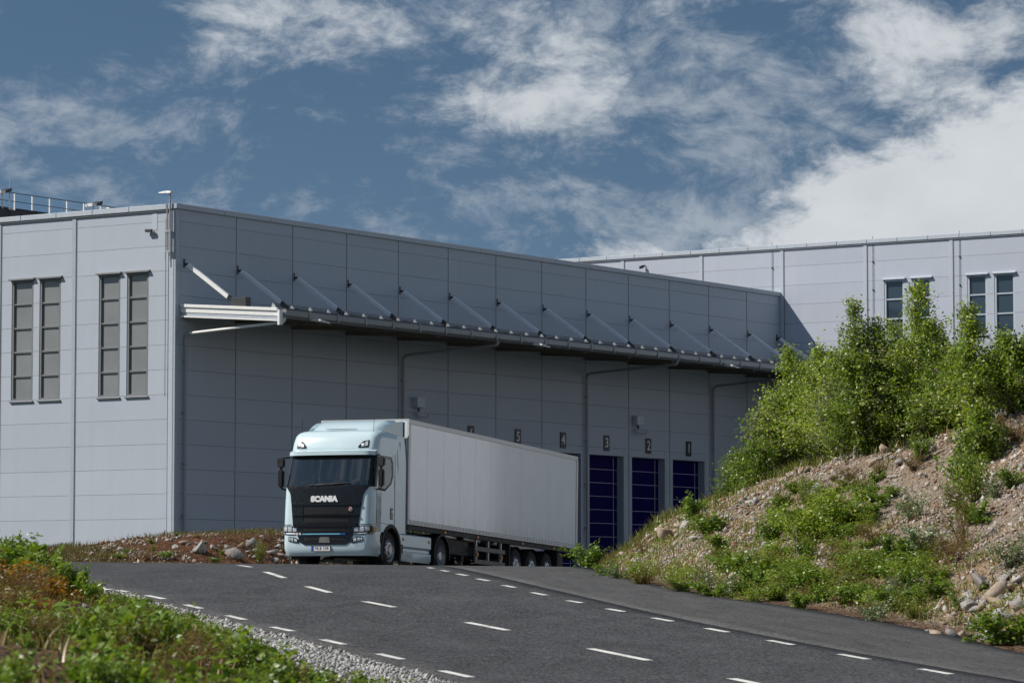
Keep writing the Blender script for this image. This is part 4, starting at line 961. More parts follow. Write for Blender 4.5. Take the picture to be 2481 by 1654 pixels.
# wheels
def wheel(parent, x, y, sgn, r=.51, wdt=.32, deep=False):
    wv = empty("wheel", (x, y, r), 0, parent); h = wdt / 2
    prof = [(-h, r * .60), (-h, r * .80), (-h + .03, r * .95), (-h + .06, r), (h - .06, r), (h - .03, r * .95), (h, r * .80), (h, r * .60)]
    MB().lathe([(t * sgn, q) for t, q in prof], (0, 0, 0), (0, 1, 0), 36).build("tyre", M_RUB, wv, smooth=True)
    tr = MB()
    for k in range(4): tr.lathe([((-.09 + .06 * k) - .006, r + .001), ((-.09 + .06 * k) - .006, r + .004), ((-.09 + .06 * k) + .006, r + .004), ((-.09 + .06 * k) + .006, r + .001)], (0, 0, 0), (0, 1, 0), 36)
    tr.build("tread_groove", M_HOLE, wv)
    if deep: pr = [(h, r * .62), (h - .01, r * .585), (h - .13, r * .55), (h - .19, r * .50), (h - .19, r * .30), (h - .08, r * .26), (h - .02, r * .22), (h - .02, 0.0)]
    else: pr = [(h + .005, r * .62), (h - .01, r * .585), (h - .05, r * .56), (h - .02, r * .50), (h + .01, r * .36), (h + .005, r * .24), (h + .04, r * .20), (h + .04, 0.0)]
    MB().lathe([(t * sgn, q) for t, q in pr], (0, 0, 0), (0, 1, 0), 36).build("rim", M_RIM, wv, smooth=True)
    hh = MB()
    for k in range(10):
        a = 2 * math.pi * k / 10; q = r * (.44 if not deep else .40); t = (h - .012 if not deep else h - .195)
        hh.lathe([(t * sgn, .0), ((t + .012) * sgn, .034 if not deep else .028), ((t - .01) * sgn, .034)], (math.cos(a) * q, 0, math.sin(a) * q), (0, 1, 0), 8)
    hh.build("rim_holes", M_HOLE, wv, kind="stuff")
    nn = MB()
    for k in range(10):
        a = 2 * math.pi * (k + .5) / 10; q = r * .30; t = (h + .012 if not deep else h - .19)
        nn.lathe([(t * sgn, .014), ((t + .02) * sgn, .013), ((t + .02) * sgn, 0)], (math.cos(a) * q, 0, math.sin(a) * q), (0, 1, 0), 6)
    nn.build("wheel_nuts", M_RIM, wv, kind="stuff")
    return wv
for sgn in (1, -1):
    wheel(TR, -1.42, sgn * 1.07, sgn, .51, .33); wheel(TR, -5.12, sgn * 1.08, sgn, .51, .30, True); wheel(TR, -5.12, sgn * .74, sgn, .51, .28, True)
    # front arch trim
    P_ = []
    for a in np.linspace(-.42, math.pi + .42, 19):
        c, s_ = math.cos(a), math.sin(a); P_.append([(-1.42 + .60 * c, sgn * 1.12, .50 + .60 * s_), (-1.42 + .60 * c, sgn * 1.295, .50 + .60 * s_), (-1.42 + .685 * c, sgn * 1.30, .50 + .685 * s_), (-1.42 + .69 * c, sgn * 1.272, .50 + .69 * s_)])
    MB().grid(P_).build("wheel_arch", M_CHASSIS, TR, smooth=True)
    MB().grid([[(-1.42 + .66 * math.cos(a), sgn * y, .50 + .66 * math.sin(a)) for y in (.6, .9, 1.25)] for a in np.linspace(-.3, math.pi + .3, 15)]).build("wheel_housing", M_CHASSIS, TR)
    # step between bumper and wheel
    MB().box(-.80, -.62, sgn * 1.05, sgn * 1.27, .36, .70).build("cab_step", M_CAB, TR, bevel=.02)
    MB().box(-.82, -.66, sgn * 1.10, sgn * 1.281, .66, .92).build("cab_step", M_CHASSIS, TR, bevel=.02)
    # side skirt
    y = sgn * 1.235
    sk = MB(); rows = []
    for x in (-2.12, -2.2, -3.1, -4.2, -4.36): rows.append([(x, y - sgn * (.05 if x in (-2.12, -4.36) else 0), .26), (x, y, .34), (x, y - sgn * .0, .50), (x, y - sgn * .05, .545), (x, y - sgn * .05, .60), (x, y, .66), (x, y, .96), (x, y - sgn * .06, 1.0), (x, y - sgn * .5, 1.0)])
    sk.grid(rows).build("side_skirt", M_CAB, TR, smooth=True)
    MB().box(-2.34, -2.2, y - .01, y + .012, .46, .70).build("skirt_step", M_BLACK, TR)
    for x in (-2.38, -4.22): MB().box(x - .045, x + .045, y - .005, y + .018, .80, .88).build("marker_light", M_AMBER, TR, bevel=.008)
    # rear mudguard
    MB().grid([[(-5.12 + .58 * math.cos(a), sgn * yy, .52 + .58 * math.sin(a)) for yy in (.58, 1.0, 1.265, 1.27)] for a in np.linspace(-.25, math.pi + .2, 17)]).grid([[(-5.12 + rr * math.cos(a), sgn * 1.272, .52 + rr * math.sin(a)) for rr in (.58, .53)] for a in np.linspace(-.25, math.pi + .2, 17)]).build("mudguard", M_CHASSIS, TR, smooth=True)
    MB().box(-5.95, -.6, sgn * .38 - .04, sgn * .38 + .04, .68, .95).build("chassis_rail", M_CHASSIS, TR)
MB().box(-4.3, -2.2, -1.1, 1.1, .35, .95).build("battery_pack", M_CHASSIS, TR)
MB().box(-1.7, -.3, -.7, .7, .38, 1.2).build("front_subframe", M_CHASSIS, TR)
MB().tube([(-1.42, -1.0, .5), (-1.42, 1.0, .5)], .09, 8).tube([(-5.12, -1.0, .5), (-5.12, 1.0, .5)], .12, 8).build("axle", M_CHASSIS, TR)
MB().lathe([(0, .0), (0, .5), (.10, .5), (.12, 0)], (-4.85, 0, .98), (0, 0, 1), 18).build("fifth_wheel", M_CHASSIS, TR)

# ================================================================== SEMI-TRAILER (origin on the ground under its front)
T0 = 2.55
TL = empty("semi_trailer", (0, 0, 0), 0, label="long light grey box semi-trailer behind the pale blue cab", cat="trailer")
z_a, z_b = road_at(T0 + 2.5), road_at(T0 + 9.8); PTT = (z_a - z_b) / 7.3
place(TL, -4.89 - FW.x * T0, 90.5 - FW.y * T0, math.atan(PTT), z_a + 2.5 * PTT)
LT, ZB, ZT_ = 13.6, 1.235, 4.04
MB().box(-LT + .05, -.06, -1.25, 1.25, ZB, ZT_ - .03).build("box_core", M_TBOX, TL)
npan = 11; pw = (LT - .30) / npan
tp = MB().box(.004, pw - .004, 0, .022, 0, ZT_ - ZB - .24).mesh("side_panel", M_TBOX, bevel=.004)
for sgn in (1, -1):
    for i in range(npan):
        o = link("side_panel", tp, TL); o.location = (-.15 - (i + 1) * pw, 1.25 if sgn > 0 else -1.25, ZB + .12)
        if sgn < 0: o.rotation_euler = (0, 0, math.pi); o.location.x += pw
    MB().box(-LT, 0, sgn * 1.245, sgn * 1.285, ZT_ - .125, ZT_).build("top_rail", M_TRAIL_RAIL, TL, bevel=.008)
    MB().box(-LT, 0, sgn * 1.245, sgn * 1.283, ZB + .0, ZB + .115).build("bottom_rail", M_TRAIL_RAIL, TL, bevel=.006)
    rv = MB()
    for i in range(52): x = -.2 - i * .258; rv.box(x - .012, x + .012, sgn * 1.284 - .004, sgn * 1.284 + .006, ZB + .045, ZB + .075)
    rv.build("rail_rivets", M_CHASSIS, TL, kind="stuff")
    for x in (-.06, -LT + .06): MB().box(x - .07, x + .07, sgn * 1.25, sgn * 1.289, ZB + .12, ZT_ - .13).build("corner_post", M_TRAIL_RAIL, TL, bevel=.008)
    MB().box(-LT + .1, -.1, sgn * 1.12, sgn * 1.24, ZB - .13, ZB - .005).build("side_beam", M_CHASSIS, TL)
    MB().box(-LT + .4, -1.4, sgn * .45 - .06, sgn * .45 + .06, ZB - .52, ZB - .14).build("chassis_rail", M_CHASSIS, TL)
    # side guard
    sg = empty("side_guard", (0, 0, 0), 0, TL)
    for z0 in (.42, .78): MB().box(-7.55, -5.15, sgn * 1.20, sgn * 1.23, z0, z0 + .13).build("guard_rail", M_GUARD, sg, bevel=.008)
    for x in (-5.35, -6.3, -7.3): MB().box(x - .04, x + .04, sgn * 1.14, sgn * 1.199, .45, ZB - .1).build("guard_post", M_GALV, sg)
    for x in (-5.36, -7.3): MB().box(x - .035, x + .035, sgn * 1.2 - .002, sgn * 1.2 + .034, .62, .74).build("marker_light", M_AMBER, sg)
    for x in (-2.8, -5.3, -8.9, -11.6): MB().box(x - .05, x + .05, sgn * 1.235, sgn * 1.262, ZB - .10, ZB - .04).build("marker_light", M_AMBER, TL)
    for k, x in enumerate((-8.5, -9.82, -11.14)):
        wheel(TL, x, sgn * 1.03, sgn, .50, .38)
        MB().grid([[(x + .56 * math.cos(a), sgn * yy, .50 + .56 * math.sin(a)) for yy in (.8, 1.24)] for a in np.linspace(.5, math.pi - .5, 9)]).build("mudguard", M_CHASSIS, TL)
    MB().box(-7.93, -7.87, sgn * .85, sgn * 1.24, .40, ZB - .1).build("mudflap", M_CHASSIS, TL)
    MB().box(-11.98, -11.94, sgn * .80, sgn * 1.24, .22, ZB - .1).build("mudflap", M_CHASSIS, TL)
    # landing leg
    lg = empty("landing_leg", (-4.7, sgn * .95, 0), 0, TL)
    MB().box(-.08, .08, -.08, .08, .45, ZB - .1).build("leg_tube", M_CHASSIS, lg); MB().box(-.06, .06, -.06, .06, .34, .46).build("leg_inner", M_GUARD, lg); MB().box(-.17, .17, -.15, .15, .30, .34).build("leg_foot", M_GUARD, lg)
    MB().box(-12.6, -12.0, sgn * .72, sgn * 1.18, .55, 1.05).build("tool_box", M_CHASSIS, TL, bevel=.02)
    MB().box(-LT - .05, -LT - .02, sgn * .75, sgn * 1.2, .92, 1.08).build("tail_light", M_CHASSIS, TL)
for x in (-8.5, -9.82, -11.14): MB().tube([(x, -1, .5), (x, 1, .5)], .075, 8).build("axle", M_CHASSIS, TL)
MB().box(-LT - .02, -LT + .10, -1.2, 1.2, .48, .62).box(-LT + .02, -LT + .10, -.5, -.4, .6, ZB - .1).box(-LT + .02, -LT + .10, .4, .5, .6, ZB - .1).build("rear_bumper", M_GUARD, TL)
MB().box(-5.1, -2.9, -1.05, 1.05, .60, 1.05).build("pallet_box", M_CHASSIS, TL, bevel=.03)
MB().box(-LT - .03, -LT + .04, -1.25, -.01, ZB, ZT_ - .02).build("rear_door", M_TBOX, TL); MB().box(-LT - .03, -LT + .04, .01, 1.25, ZB, ZT_ - .02).build("rear_door", M_TBOX, TL)
MB().box(-.05, .0, -1.24, 1.24, ZB, ZT_ - .02).build("front_wall", M_TBOX, TL)
MB().box(-LT, -.0, -1.245, 1.245, ZT_ - .03, ZT_ + .008).build("roof_sheet", M_TRAIL_RAIL, TL)

# ================================================================== ROCKS, STONES
MOUND_ROCKS = [(-8.51, 94.7, 0.4), (-10.95, 94.5, 0.24), (-10.64, 94.6, 0.2), (-11.08, 96.66, 0.12), (-7.52, 96.42, 0.22), (-7.27, 96.88, 0.24), (-7.59, 95.14, 0.43), (-6.74, 97.54, 0.33), (-7.16, 96.76, 0.21), (-7.1, 95.96, 0.18), (-6.64, 96.9, 0.35), (-8.23, 95.2, 0.12), (-7.78, 95.7, 0.13), (-9.05, 95.68, 0.17), (-8.92, 95.52, 0.13), (-6.47, 97.82, 0.18), (-9.45, 96.2, 0.18), (-9.84, 96.26, 0.15), (-9.53, 96.34, 0.12), (-11.03, 93.96, 0.14), (-9.24, 91.78, 0.13), (-7.32, 96.04, 0.15), (-6.53, 99.14, 0.18), (-8.14, 95.16, 0.12), (-10.16, 96.1, 0.1), (-10.56, 96.96, 0.09), (-11.41, 93.12, 0.14), (-11.22, 93.22, 0.17), (-6.64, 98.62, 0.15), (-8.38, 94.66, 0.09), (-9.22, 95.28, 0.12), (-8.68, 94.42, 0.09), (-7.92, 95.36, 0.1), (-7.24, 95.78, 0.07), (-8.68, 95.58, 0.09), (-11.12, 96.74, 0.09), (-9.31, 96.56, 0.1), (-8.02, 95.96, 0.07), (-6.85, 96.86, 0.12), (-9.25, 95.12, 0.13), (-8, 97.12, 0.06), (-8.47, 95.52, 0.14), (-7.06, 98.44, 0.07), (-7.79, 94.82, 0.08), (-7.11, 98.52, 0.1), (-8.7, 95.22, 0.1), (-10.31, 96.26, 0.08), (-7.33, 97.02, 0.13), (-10.16, 92.48, 0.13), (-8.79, 93.24, 0.08), (-10.13, 96.12, 0.07), (-7.33, 96.54, 0.11), (-8.73, 95.7, 0.07), (-8.47, 95.58, 0.14), (-7.55, 95.58, 0.13), (-7.84, 95.62, 0.13), (-10.01, 94.32, 0.09), (-10.42, 92.94, 0.12), (-8.08, 95.58, 0.09), (-7.39, 97.3, 0.1), (-8.99, 92.42, 0.06), (-9.07, 92.74, 0.06), (-8.05, 94, 0.12)]
HILL_ROCKS = [(7.86, 56.04, 0.44), (7.74, 55.04, 0.29), (7, 55.56, 0.19), (7.21, 54.14, 0.29), (7.56, 53.38, 0.3), (6.59, 52.18, 0.22), (6.95, 51.94, 0.25), (7.85, 53.68, 0.21), (7.55, 55.18, 0.18), (6.81, 52.64, 0.15), (7.37, 56, 0.19), (8.07, 55.86, 0.19), (8.27, 56.78, 0.16), (7.61, 51.94, 0.2), (7.05, 51.24, 0.2), (6.42, 52.6, 0.13), (6.35, 53.22, 0.12), (7.28, 50.64, 0.17), (7.47, 56.96, 0.14), (7.78, 53.32, 0.18), (2.75, 85.3, 0.43), (4.54, 82.38, 0.37), (3.63, 81.56, 0.5), (4.04, 80.64, 0.31), (3.96, 81.88, 0.27), (3.28, 80.8, 0.27), (4.37, 78.46, 0.22), (7.13, 70.02, 0.23), (5.32, 76.44, 0.21), (9.15, 65.48, 0.18), (8.68, 63.7, 0.16), (5.54, 70.12, 0.23), (4.06, 77.4, 0.31), (8.21, 72.56, 0.09), (7.87, 75.34, 0.23), (7.56, 75.34, 0.11), (3.9, 78.98, 0.11), (6.69, 75.32, 0.1), (4.79, 78.32, 0.09), (6.22, 77, 0.19), (5.22, 78.2, 0.11), (7.9, 75.84, 0.08), (5.29, 78.28, 0.16), (5.46, 77.8, 0.14), (4.59, 77.1, 0.13), (3.1, 78.1, 0.11), (7.36, 75.48, 0.1), (3.26, 79.72, 0.19), (5.35, 76.46, 0.24), (3.22, 78.16, 0.11), (3.25, 83.64, 0.1), (4.47, 80.72, 0.17), (5.37, 77.06, 0.09), (6.24, 77.92, 0.13), (2.87, 80.14, 0.13), (7.44, 77.14, 0.16), (4.57, 78.12, 0.14), (7.94, 75.88, 0.17), (5.35, 77.78, 0.31), (5.53, 76.34, 0.09), (5.4, 77.72, 0.1), (4.68, 76.96, 0.09), (5.18, 77.88, 0.11), (8.22, 77.22, 0.17), (4.34, 81.74, 0.11), (4.51, 77.2, 0.09), (7.98, 75.3, 0.15), (8.14, 72.76, 0.19), (5.23, 77.22, 0.14), (3.66, 83.22, 0.12), (5.76, 76.3, 0.15), (8.14, 75.38, 0.14), (3.85, 82.24, 0.09), (6.99, 76.86, 0.11), (6.71, 78.78, 0.18), (7.43, 78.04, 0.1), (5.76, 77.9, 0.1), (8.18, 76.62, 0.28), (5.29, 77.84, 0.18), (5.13, 78.2, 0.14), (6.33, 75.76, 0.12), (7.08, 78, 0.1), (7.18, 75.54, 0.09), (7.58, 74.58, 0.19), (3.64, 78.54, 0.14), (5.81, 75.76, 0.13), (7.18, 75.7, 0.09), (8.19, 77.12, 0.1), (5.75, 75.92, 0.14), (7.28, 75.52, 0.22), (4.73, 76.94, 0.3), (7.21, 75.4, 0.23), (3.66, 82.42, 0.17), (7.1, 76.88, 0.14), (7.69, 72.96, 0.21), (4.59, 76.92, 0.09), (7.81, 73.14, 0.09), (7.99, 74.8, 0.09), (6.65, 75.74, 0.27), (7.9, 73.1, 0.08), (7.29, 75.5, 0.13), (2.68, 79.04, 0.15), (7.05, 75.84, 0.26), (6.34, 75.8, 0.21), (3.12, 82.76, 0.2), (7.57, 73.34, 0.13), (8.22, 75.06, 0.16), (4.55, 80.94, 0.11), (2.96, 74.78, 0.12), (6.84, 75.24, 0.1), (7.77, 55.3, 0.15), (7.5, 57.26, 0.15), (7.51, 55.24, 0.1), (7.92, 56.02, 0.11), (7.57, 55.78, 0.1), (7.59, 55.82, 0.12), (7.44, 55.86, 0.28), (7.3, 56.14, 0.21), (7.86, 55.3, 0.14), (6.98, 54.8, 0.11), (7.32, 56.88, 0.12), (8.1, 57.04, 0.2), (7.19, 55.3, 0.11), (7.16, 55.26, 0.12), (7.78, 55.28, 0.1), (7.54, 56.66, 0.28), (7.45, 53.42, 0.11), (7.62, 52.1, 0.18), (7.89, 54.48, 0.09), (7.46, 55.88, 0.23), (7.61, 55.74, 0.18), (7.45, 55.9, 0.1), (7.52, 57, 0.12), (7.67, 55.74, 0.14), (7.31, 54.4, 0.24), (7.85, 57.26, 0.1), (8.16, 56.4, 0.15), (6.97, 51.82, 0.11), (8, 54.46, 0.15), (7.43, 55.32, 0.15), (7.78, 57.3, 0.3), (7.12, 53.8, 0.14), (7.45, 56.16, 0.12), (7.69, 55.96, 0.11), (7.34, 50.88, 0.15), (7.36, 53.42, 0.15), (7.85, 53.64, 0.16), (7, 55.2, 0.13), (7.39, 50.68, 0.08), (8.19, 56.38, 0.28), (7.29, 56.08, 0.1), (7.47, 53.3, 0.19), (7.57, 57.42, 0.14), (7.96, 54.36, 0.11), (7.62, 52.14, 0.1), (7.54, 54.2, 0.12), (7.52, 55.74, 0.17), (6.89, 51.86, 0.12), (7.54, 53.28, 0.1), (7.63, 54.4, 0.18), (7.2, 53.14, 0.24), (7.3, 55.46, 0.13), (7.87, 55.78, 0.09), (7.47, 55.84, 0.27), (7.78, 53.06, 0.12), (7.12, 55.86, 0.1), (7.5, 53.3, 0.14), (7.43, 53.14, 0.12), (7.08, 54.52, 0.1), (7.55, 56.98, 0.12), (7.7, 55.24, 0.12), (7.81, 53.2, 0.1), (4.95, 73.6, 0.08), (5.88, 73.8, 0.11), (7.98, 64.82, 0.1), (8.85, 65.98, 0.11), (8.07, 76, 0.1), (8.64, 59.82, 0.07), (7.96, 60.56, 0.09), (6.45, 68.44, 0.07), (9.21, 63.54, 0.09), (5.13, 70.52, 0.15), (6.76, 63.04, 0.09), (6.69, 62.66, 0.08), (9.32, 64.48, 0.06), (7.79, 59.44, 0.1), (4.61, 74, 0.1), (8.18, 70.88, 0.08), (6.82, 74.26, 0.09), (8.41, 70.32, 0.17), (8.22, 64.74, 0.08), (6.65, 78.52, 0.13), (6.42, 65.66, 0.07), (3.09, 76.5, 0.08), (8.51, 71.34, 0.07), (2.63, 74.12, 0.1), (6.41, 77.9, 0.08), (7.67, 69.4, 0.2), (8.52, 60, 0.07), (7.81, 70.34, 0.09), (6.42, 73.92, 0.1), (8.29, 57.78, 0.06)]
SHRUBS = [('leafy', 1.65, 78.46, 0.58, 0.54), ('leafy', 2.01, 72, 0.33, 0.39), ('rusty', 3.13, 81.68, 0.51, 0.51), ('leafy', 4.3, 77.34, 0.42, 0.64), ('leafy', 4.23, 81.72, 0.72, 0.68), ('leafy', 4.45, 74.2, 0.32, 0.53), ('birchy', 6.27, 70.04, 0.88, 1), ('birchy', 5.9, 69.96, 0.75, 0.75), ('birchy', 6.67, 70.12, 0.75, 0.75), ('sapling', 5.51, 67.02, 1.32, 0.21), ('leafy', 5.33, 71.04, 0.51, 0.51), ('silver', 7.74, 67.24, 0.59, 0.64), ('pine', 8.1, 62.3, 1.25, 0.7), ('silver', 7.38, 62.32, 0.67, 0.74), ('rusty', 6.97, 66.7, 0.49, 0.56), ('leafy', 7.65, 70.42, 0.23, 0.34), ('leafy', 7.3, 70.58, 0.18, 0.25), ('silver', 8.24, 57.46, 0.48, 0.55), ('fern', 7.2, 56.16, 0.37, 0.24), ('leafy', 7.06, 50.28, 0.5, 0.66), ('leafy', 7.12, 52.22, 0.31, 0.44), ('silver', 9.12, 65.58, 0.47, 0.39), ('silver', 8.42, 66.84, 0.48, 0.48), ('leafy', 9.39, 65.48, 0.39, 0.39), ('rusty', 8.25, 71.14, 0.42, 0.42), ('rusty', 7.33, 75.18, 0.41, 0.41), ('rusty', 7.73, 72.98, 0.3, 0.35), ('rusty', 9.16, 69.94, 0.3, 0.33), ('leafy', 8.41, 71.42, 0.51, 0.34), ('silver', 8.55, 71.8, 0.39, 0.39), ('leafy', 7.91, 77.24, 0.37, 0.37), ('rusty', 9.9, 70.44, 0.5, 0.5), ('rusty', 10.13, 69.74, 0.5, 0.42), ('leafy', 8.56, 64.3, 0.46, 0.54), ('leafy', 8.71, 67.2, 0.88, 0.48), ('birchy', 8.81, 66.18, 0.87, 0.55), ('sapling', 6.86, 62.8, 0.67, 0.13), ('sapling', 6.41, 70.1, 0.67, 0.13), ('leafy', 3.51, 82.16, 0.25, 0.35), ('rusty', 2.35, 82.6, 0.39, 0.49), ('rusty', 7.59, 60.26, 0.57, 0.65), ('leafy', 7.59, 72.5, 0.26, 0.26), ('leafy', 5.88, 76.12, 0.36, 0.36), ('silver', 3.68, 66.18, 0.45, 0.35), ('leafy', 4.81, 68.16, 0.36, 0.4), ('herb', 5.08, 67.22, 0.3, 0.43), ('leafy', 4.65, 61.92, 0.27, 0.37), ('leafy', 6.93, 63.38, 0.44, 0.33), ('leafy', 3.69, 63.12, 0.29, 0.44), ('herb', 7.22, 62.94, 0.22, 0.52), ('birchy', 5.58, 62.4, 0.35, 0.35), ('leafy', 4.51, 69.38, 0.43, 0.45), ('herb', 4.82, 67.28, 0.44, 0.51), ('leafy', 6.5, 58.32, 0.37, 0.3), ('leafy', 6.96, 60.7, 0.39, 0.55), ('leafy', 5.02, 61.66, 0.21, 0.32), ('herb', 4.44, 63.96, 0.25, 0.45), ('herb', 2.55, 68, 0.44, 0.5), ('leafy', 5.85, 59.52, 0.4, 0.54), ('leafy', 6.41, 58.46, 0.22, 0.4), ('birchy', 5.87, 60.28, 0.26, 0.37), ('birchy', 6.92, 60.18, 0.41, 0.46), ('birchy', 4.93, 62.82, 0.42, 0.57), ('birchy', 2.51, 68.84, 0.43, 0.42), ('herb', 4.7, 62.4, 0.39, 0.46), ('birchy', 3.18, 64.92, 0.35, 0.61), ('herb', 7.05, 60.84, 0.25, 0.5), ('rusty', 6.32, 60.34, 0.28, 0.57), ('leafy', 6.23, 63.4, 0.32, 0.5), ('leafy', 4.91, 59.38, 0.3, 0.4), ('silver', 6.5, 58.5, 0.27, 0.43), ('birchy', 3.38, 69.34, 0.22, 0.4), ('rusty', 5.08, 61.58, 0.22, 0.42), ('birchy', 3.53, 70.86, 0.23, 0.67), ('herb', 5.98, 61.92, 0.4, 0.44), ('silver', 6.66, 58.36, 0.25, 0.38), ('leafy', 6.58, 62.38, 0.35, 0.52), ('rusty', 2.59, 67.94, 0.28, 0.63), ('leafy', 7.26, 59.46, 0.22, 0.42), ('leafy', 6.78, 58.48, 0.3, 0.28), ('herb', 6.51, 62.78, 0.4, 0.31), ('herb', 4.35, 70.26, 0.44, 0.61), ('birchy', 5.22, 69.64, 0.44, 0.66), ('silver', 6.99, 61.72, 0.25, 0.32), ('herb', 6.82, 62.56, 0.25, 0.48), ('leafy', 5.03, 66.88, 0.33, 0.6), ('leafy', 6.31, 58.66, 0.34, 0.52), ('birchy', 6.25, 63.9, 0.4, 0.45), ('leafy', 4.7, 61.96, 0.2, 0.31), ('leafy', 5.76, 67.82, 0.4, 0.34), ('silver', 6.81, 58.74, 0.22, 0.44), ('leafy', 4.2, 63.6, 0.31, 0.31), ('birchy', 6.13, 58.6, 0.34, 0.4), ('leafy', 6.35, 63.12, 0.31, 0.34), ('leafy', 7.19, 63.1, 0.4, 0.42), ('rusty', 5.06, 67.16, 0.44, 0.4), ('leafy', 5.07, 62.72, 0.38, 0.44), ('leafy', 5.36, 60.7, 0.34, 0.35), ('herb', 6.55, 56.54, 0.37, 0.48), ('rusty', 6.59, 60.14, 0.19, 0.51), ('birchy', 5.31, 69.16, 0.4, 0.53), ('rusty', 5.97, 63.84, 0.2, 0.52), ('rusty', 5.93, 57.14, 0.28, 0.51), ('silver', 5.83, 55.86, 0.38, 0.48), ('silver', 6.57, 60.02, 0.23, 0.44), ('herb', 7.25, 59.46, 0.27, 0.44), ('leafy', 7.25, 63.06, 0.24, 0.59), ('leafy', 5.19, 64.08, 0.37, 0.53), ('herb', 6.39, 65.42, 0.41, 0.4), ('silver', 6.67, 59.78, 0.34, 0.54), ('rusty', 5.13, 60.88, 0.38, 0.39), ('leafy', 6.33, 64.66, 0.31, 0.48), ('birchy', 6, 60.72, 0.23, 0.38), ('leafy', 4.23, 70.02, 0.47, 0.34), ('leafy', 5.47, 65.96, 0.37, 0.61), ('leafy', 7.11, 58.26, 0.31, 0.46), ('leafy', 4.6, 67.1, 0.32, 0.37), ('silver', 2.25, 70.5, 0.35, 0.63), ('leafy', 6.59, 63.2, 0.29, 0.47), ('birchy', 4.31, 61.76, 0.25, 0.4), ('leafy', 4.53, 64.02, 0.44, 0.53), ('leafy', 5.37, 62.2, 0.39, 0.52), ('leafy', 6.73, 61.44, 0.35, 0.49), ('herb', 6.24, 62.68, 0.39, 0.54), ('leafy', 7.22, 61.96, 0.23, 0.46), ('leafy', 6.77, 63.66, 0.21, 0.36), ('leafy', 4.53, 69.46, 0.38, 0.66), ('herb', 7.41, 62.04, 0.38, 0.32), ('herb', 7.23, 60.48, 0.19, 0.36), ('birchy', 5.63, 63.34, 0.29, 0.37), ('herb', 7.49, 61.44, 0.21, 0.33), ('leafy', 7.19, 63.26, 0.22, 0.35), ('herb', 6.69, 58.04, 0.34, 0.47), ('birchy', 6.76, 58.6, 0.22, 0.3), ('herb', 5.7, 61.78, 0.42, 0.57), ('birchy', 5.36, 64.06, 0.39, 0.43), ('leafy', 5.42, 64.22, 0.21, 0.34), ('rusty', 6.2, 65.62, 0.44, 0.58), ('herb', 6.55, 64.54, 0.34, 0.54), ('leafy', 6.86, 59.64, 0.41, 0.3), ('silver', 4.01, 63.84, 0.38, 0.53), ('herb', 5.73, 60.04, 0.36, 0.4), ('leafy', 7.01, 60.58, 0.29, 0.44), ('leafy', 7.23, 71.58, 0.39, 0.54), ('birchy', 6.45, 75.76, 0.44, 0.39), ('birchy', 6.76, 66.62, 0.21, 0.44), ('birchy', 6.6, 71.5, 0.29, 0.53), ('herb', 6.49, 73.82, 0.28, 0.35), ('leafy', 6.27, 76.96, 0.27, 0.42), ('herb', 6.42, 68.32, 0.31, 0.52), ('leafy', 6, 72.82, 0.41, 0.35), ('herb', 7.29, 72.52, 0.27, 0.33), ('leafy', 5.57, 74.4, 0.41, 0.35), ('leafy', 7.46, 70.1, 0.28, 0.34), ('birchy', 5.88, 73.82, 0.23, 0.35), ('herb', 5.95, 76.24, 0.4, 0.42), ('herb', 7.14, 73.72, 0.25, 0.55), ('herb', 6.59, 74.18, 0.31, 0.59), ('leafy', 6.47, 71.88, 0.4, 0.35), ('birchy', 6.55, 67.58, 0.21, 0.42), ('leafy', 7.03, 69.88, 0.35, 0.53), ('birchy', 5.92, 70.66, 0.38, 0.52), ('birchy', 7.2, 69.56, 0.2, 0.45), ('birchy', 6.46, 69.46, 0.4, 0.43), ('leafy', 5.7, 73.82, 0.27, 0.48), ('leafy', 6.83, 74.36, 0.21, 0.53), ('birchy', 5.92, 73.08, 0.21, 0.45), ('herb', 6.73, 72.68, 0.31, 0.36), ('birchy', 6.64, 73.42, 0.37, 0.52), ('birchy', 5.79, 72.98, 0.26, 0.57), ('leafy', 6.76, 68.72, 0.28, 0.5), ('leafy', 6.5, 69.24, 0.4, 0.48), ('herb', 5.9, 69.42, 0.39, 0.3), ('birchy', 7.1, 69.36, 0.23, 0.32), ('birchy', 5.65, 74, 0.39, 0.43), ('herb', 6.41, 74.68, 0.36, 0.45), ('herb', 6.6, 76.18, 0.25, 0.39), ('birchy', 6.52, 71.58, 0.34, 0.41), ('herb', 5.98, 70.58, 0.35, 0.55)]
MOUND_PLANTS = [('leafy', -10.01, 96.18, 0.16, 0.23), ('leafy', -10.26, 92.98, 0.2, 0.27), ('rusty', -9.65, 91.74, 0.37, 0.33), ('leafy', -9.18, 91.9, 0.26, 0.35), ('herb', -6.95, 95.86, 0.8, 0.37), ('leafy', -8.03, 93.76, 0.16, 0.29), ('leafy', -7.94, 94.98, 0.16, 0.16), ('leafy', -10.35, 91.68, 0.2, 0.37), ('rusty', -8.53, 92.96, 0.11, 0.27), ('herb', -9.77, 94.66, 0.25, 0.23), ('herb', -10.65, 92.34, 0.15, 0.29), ('rusty', -7.83, 96.74, 0.16, 0.35), ('rusty', -8.73, 96.58, 0.14, 0.34), ('herb', -9.52, 98.18, 0.12, 0.4), ('rusty', -7.44, 97.74, 0.21, 0.35)]
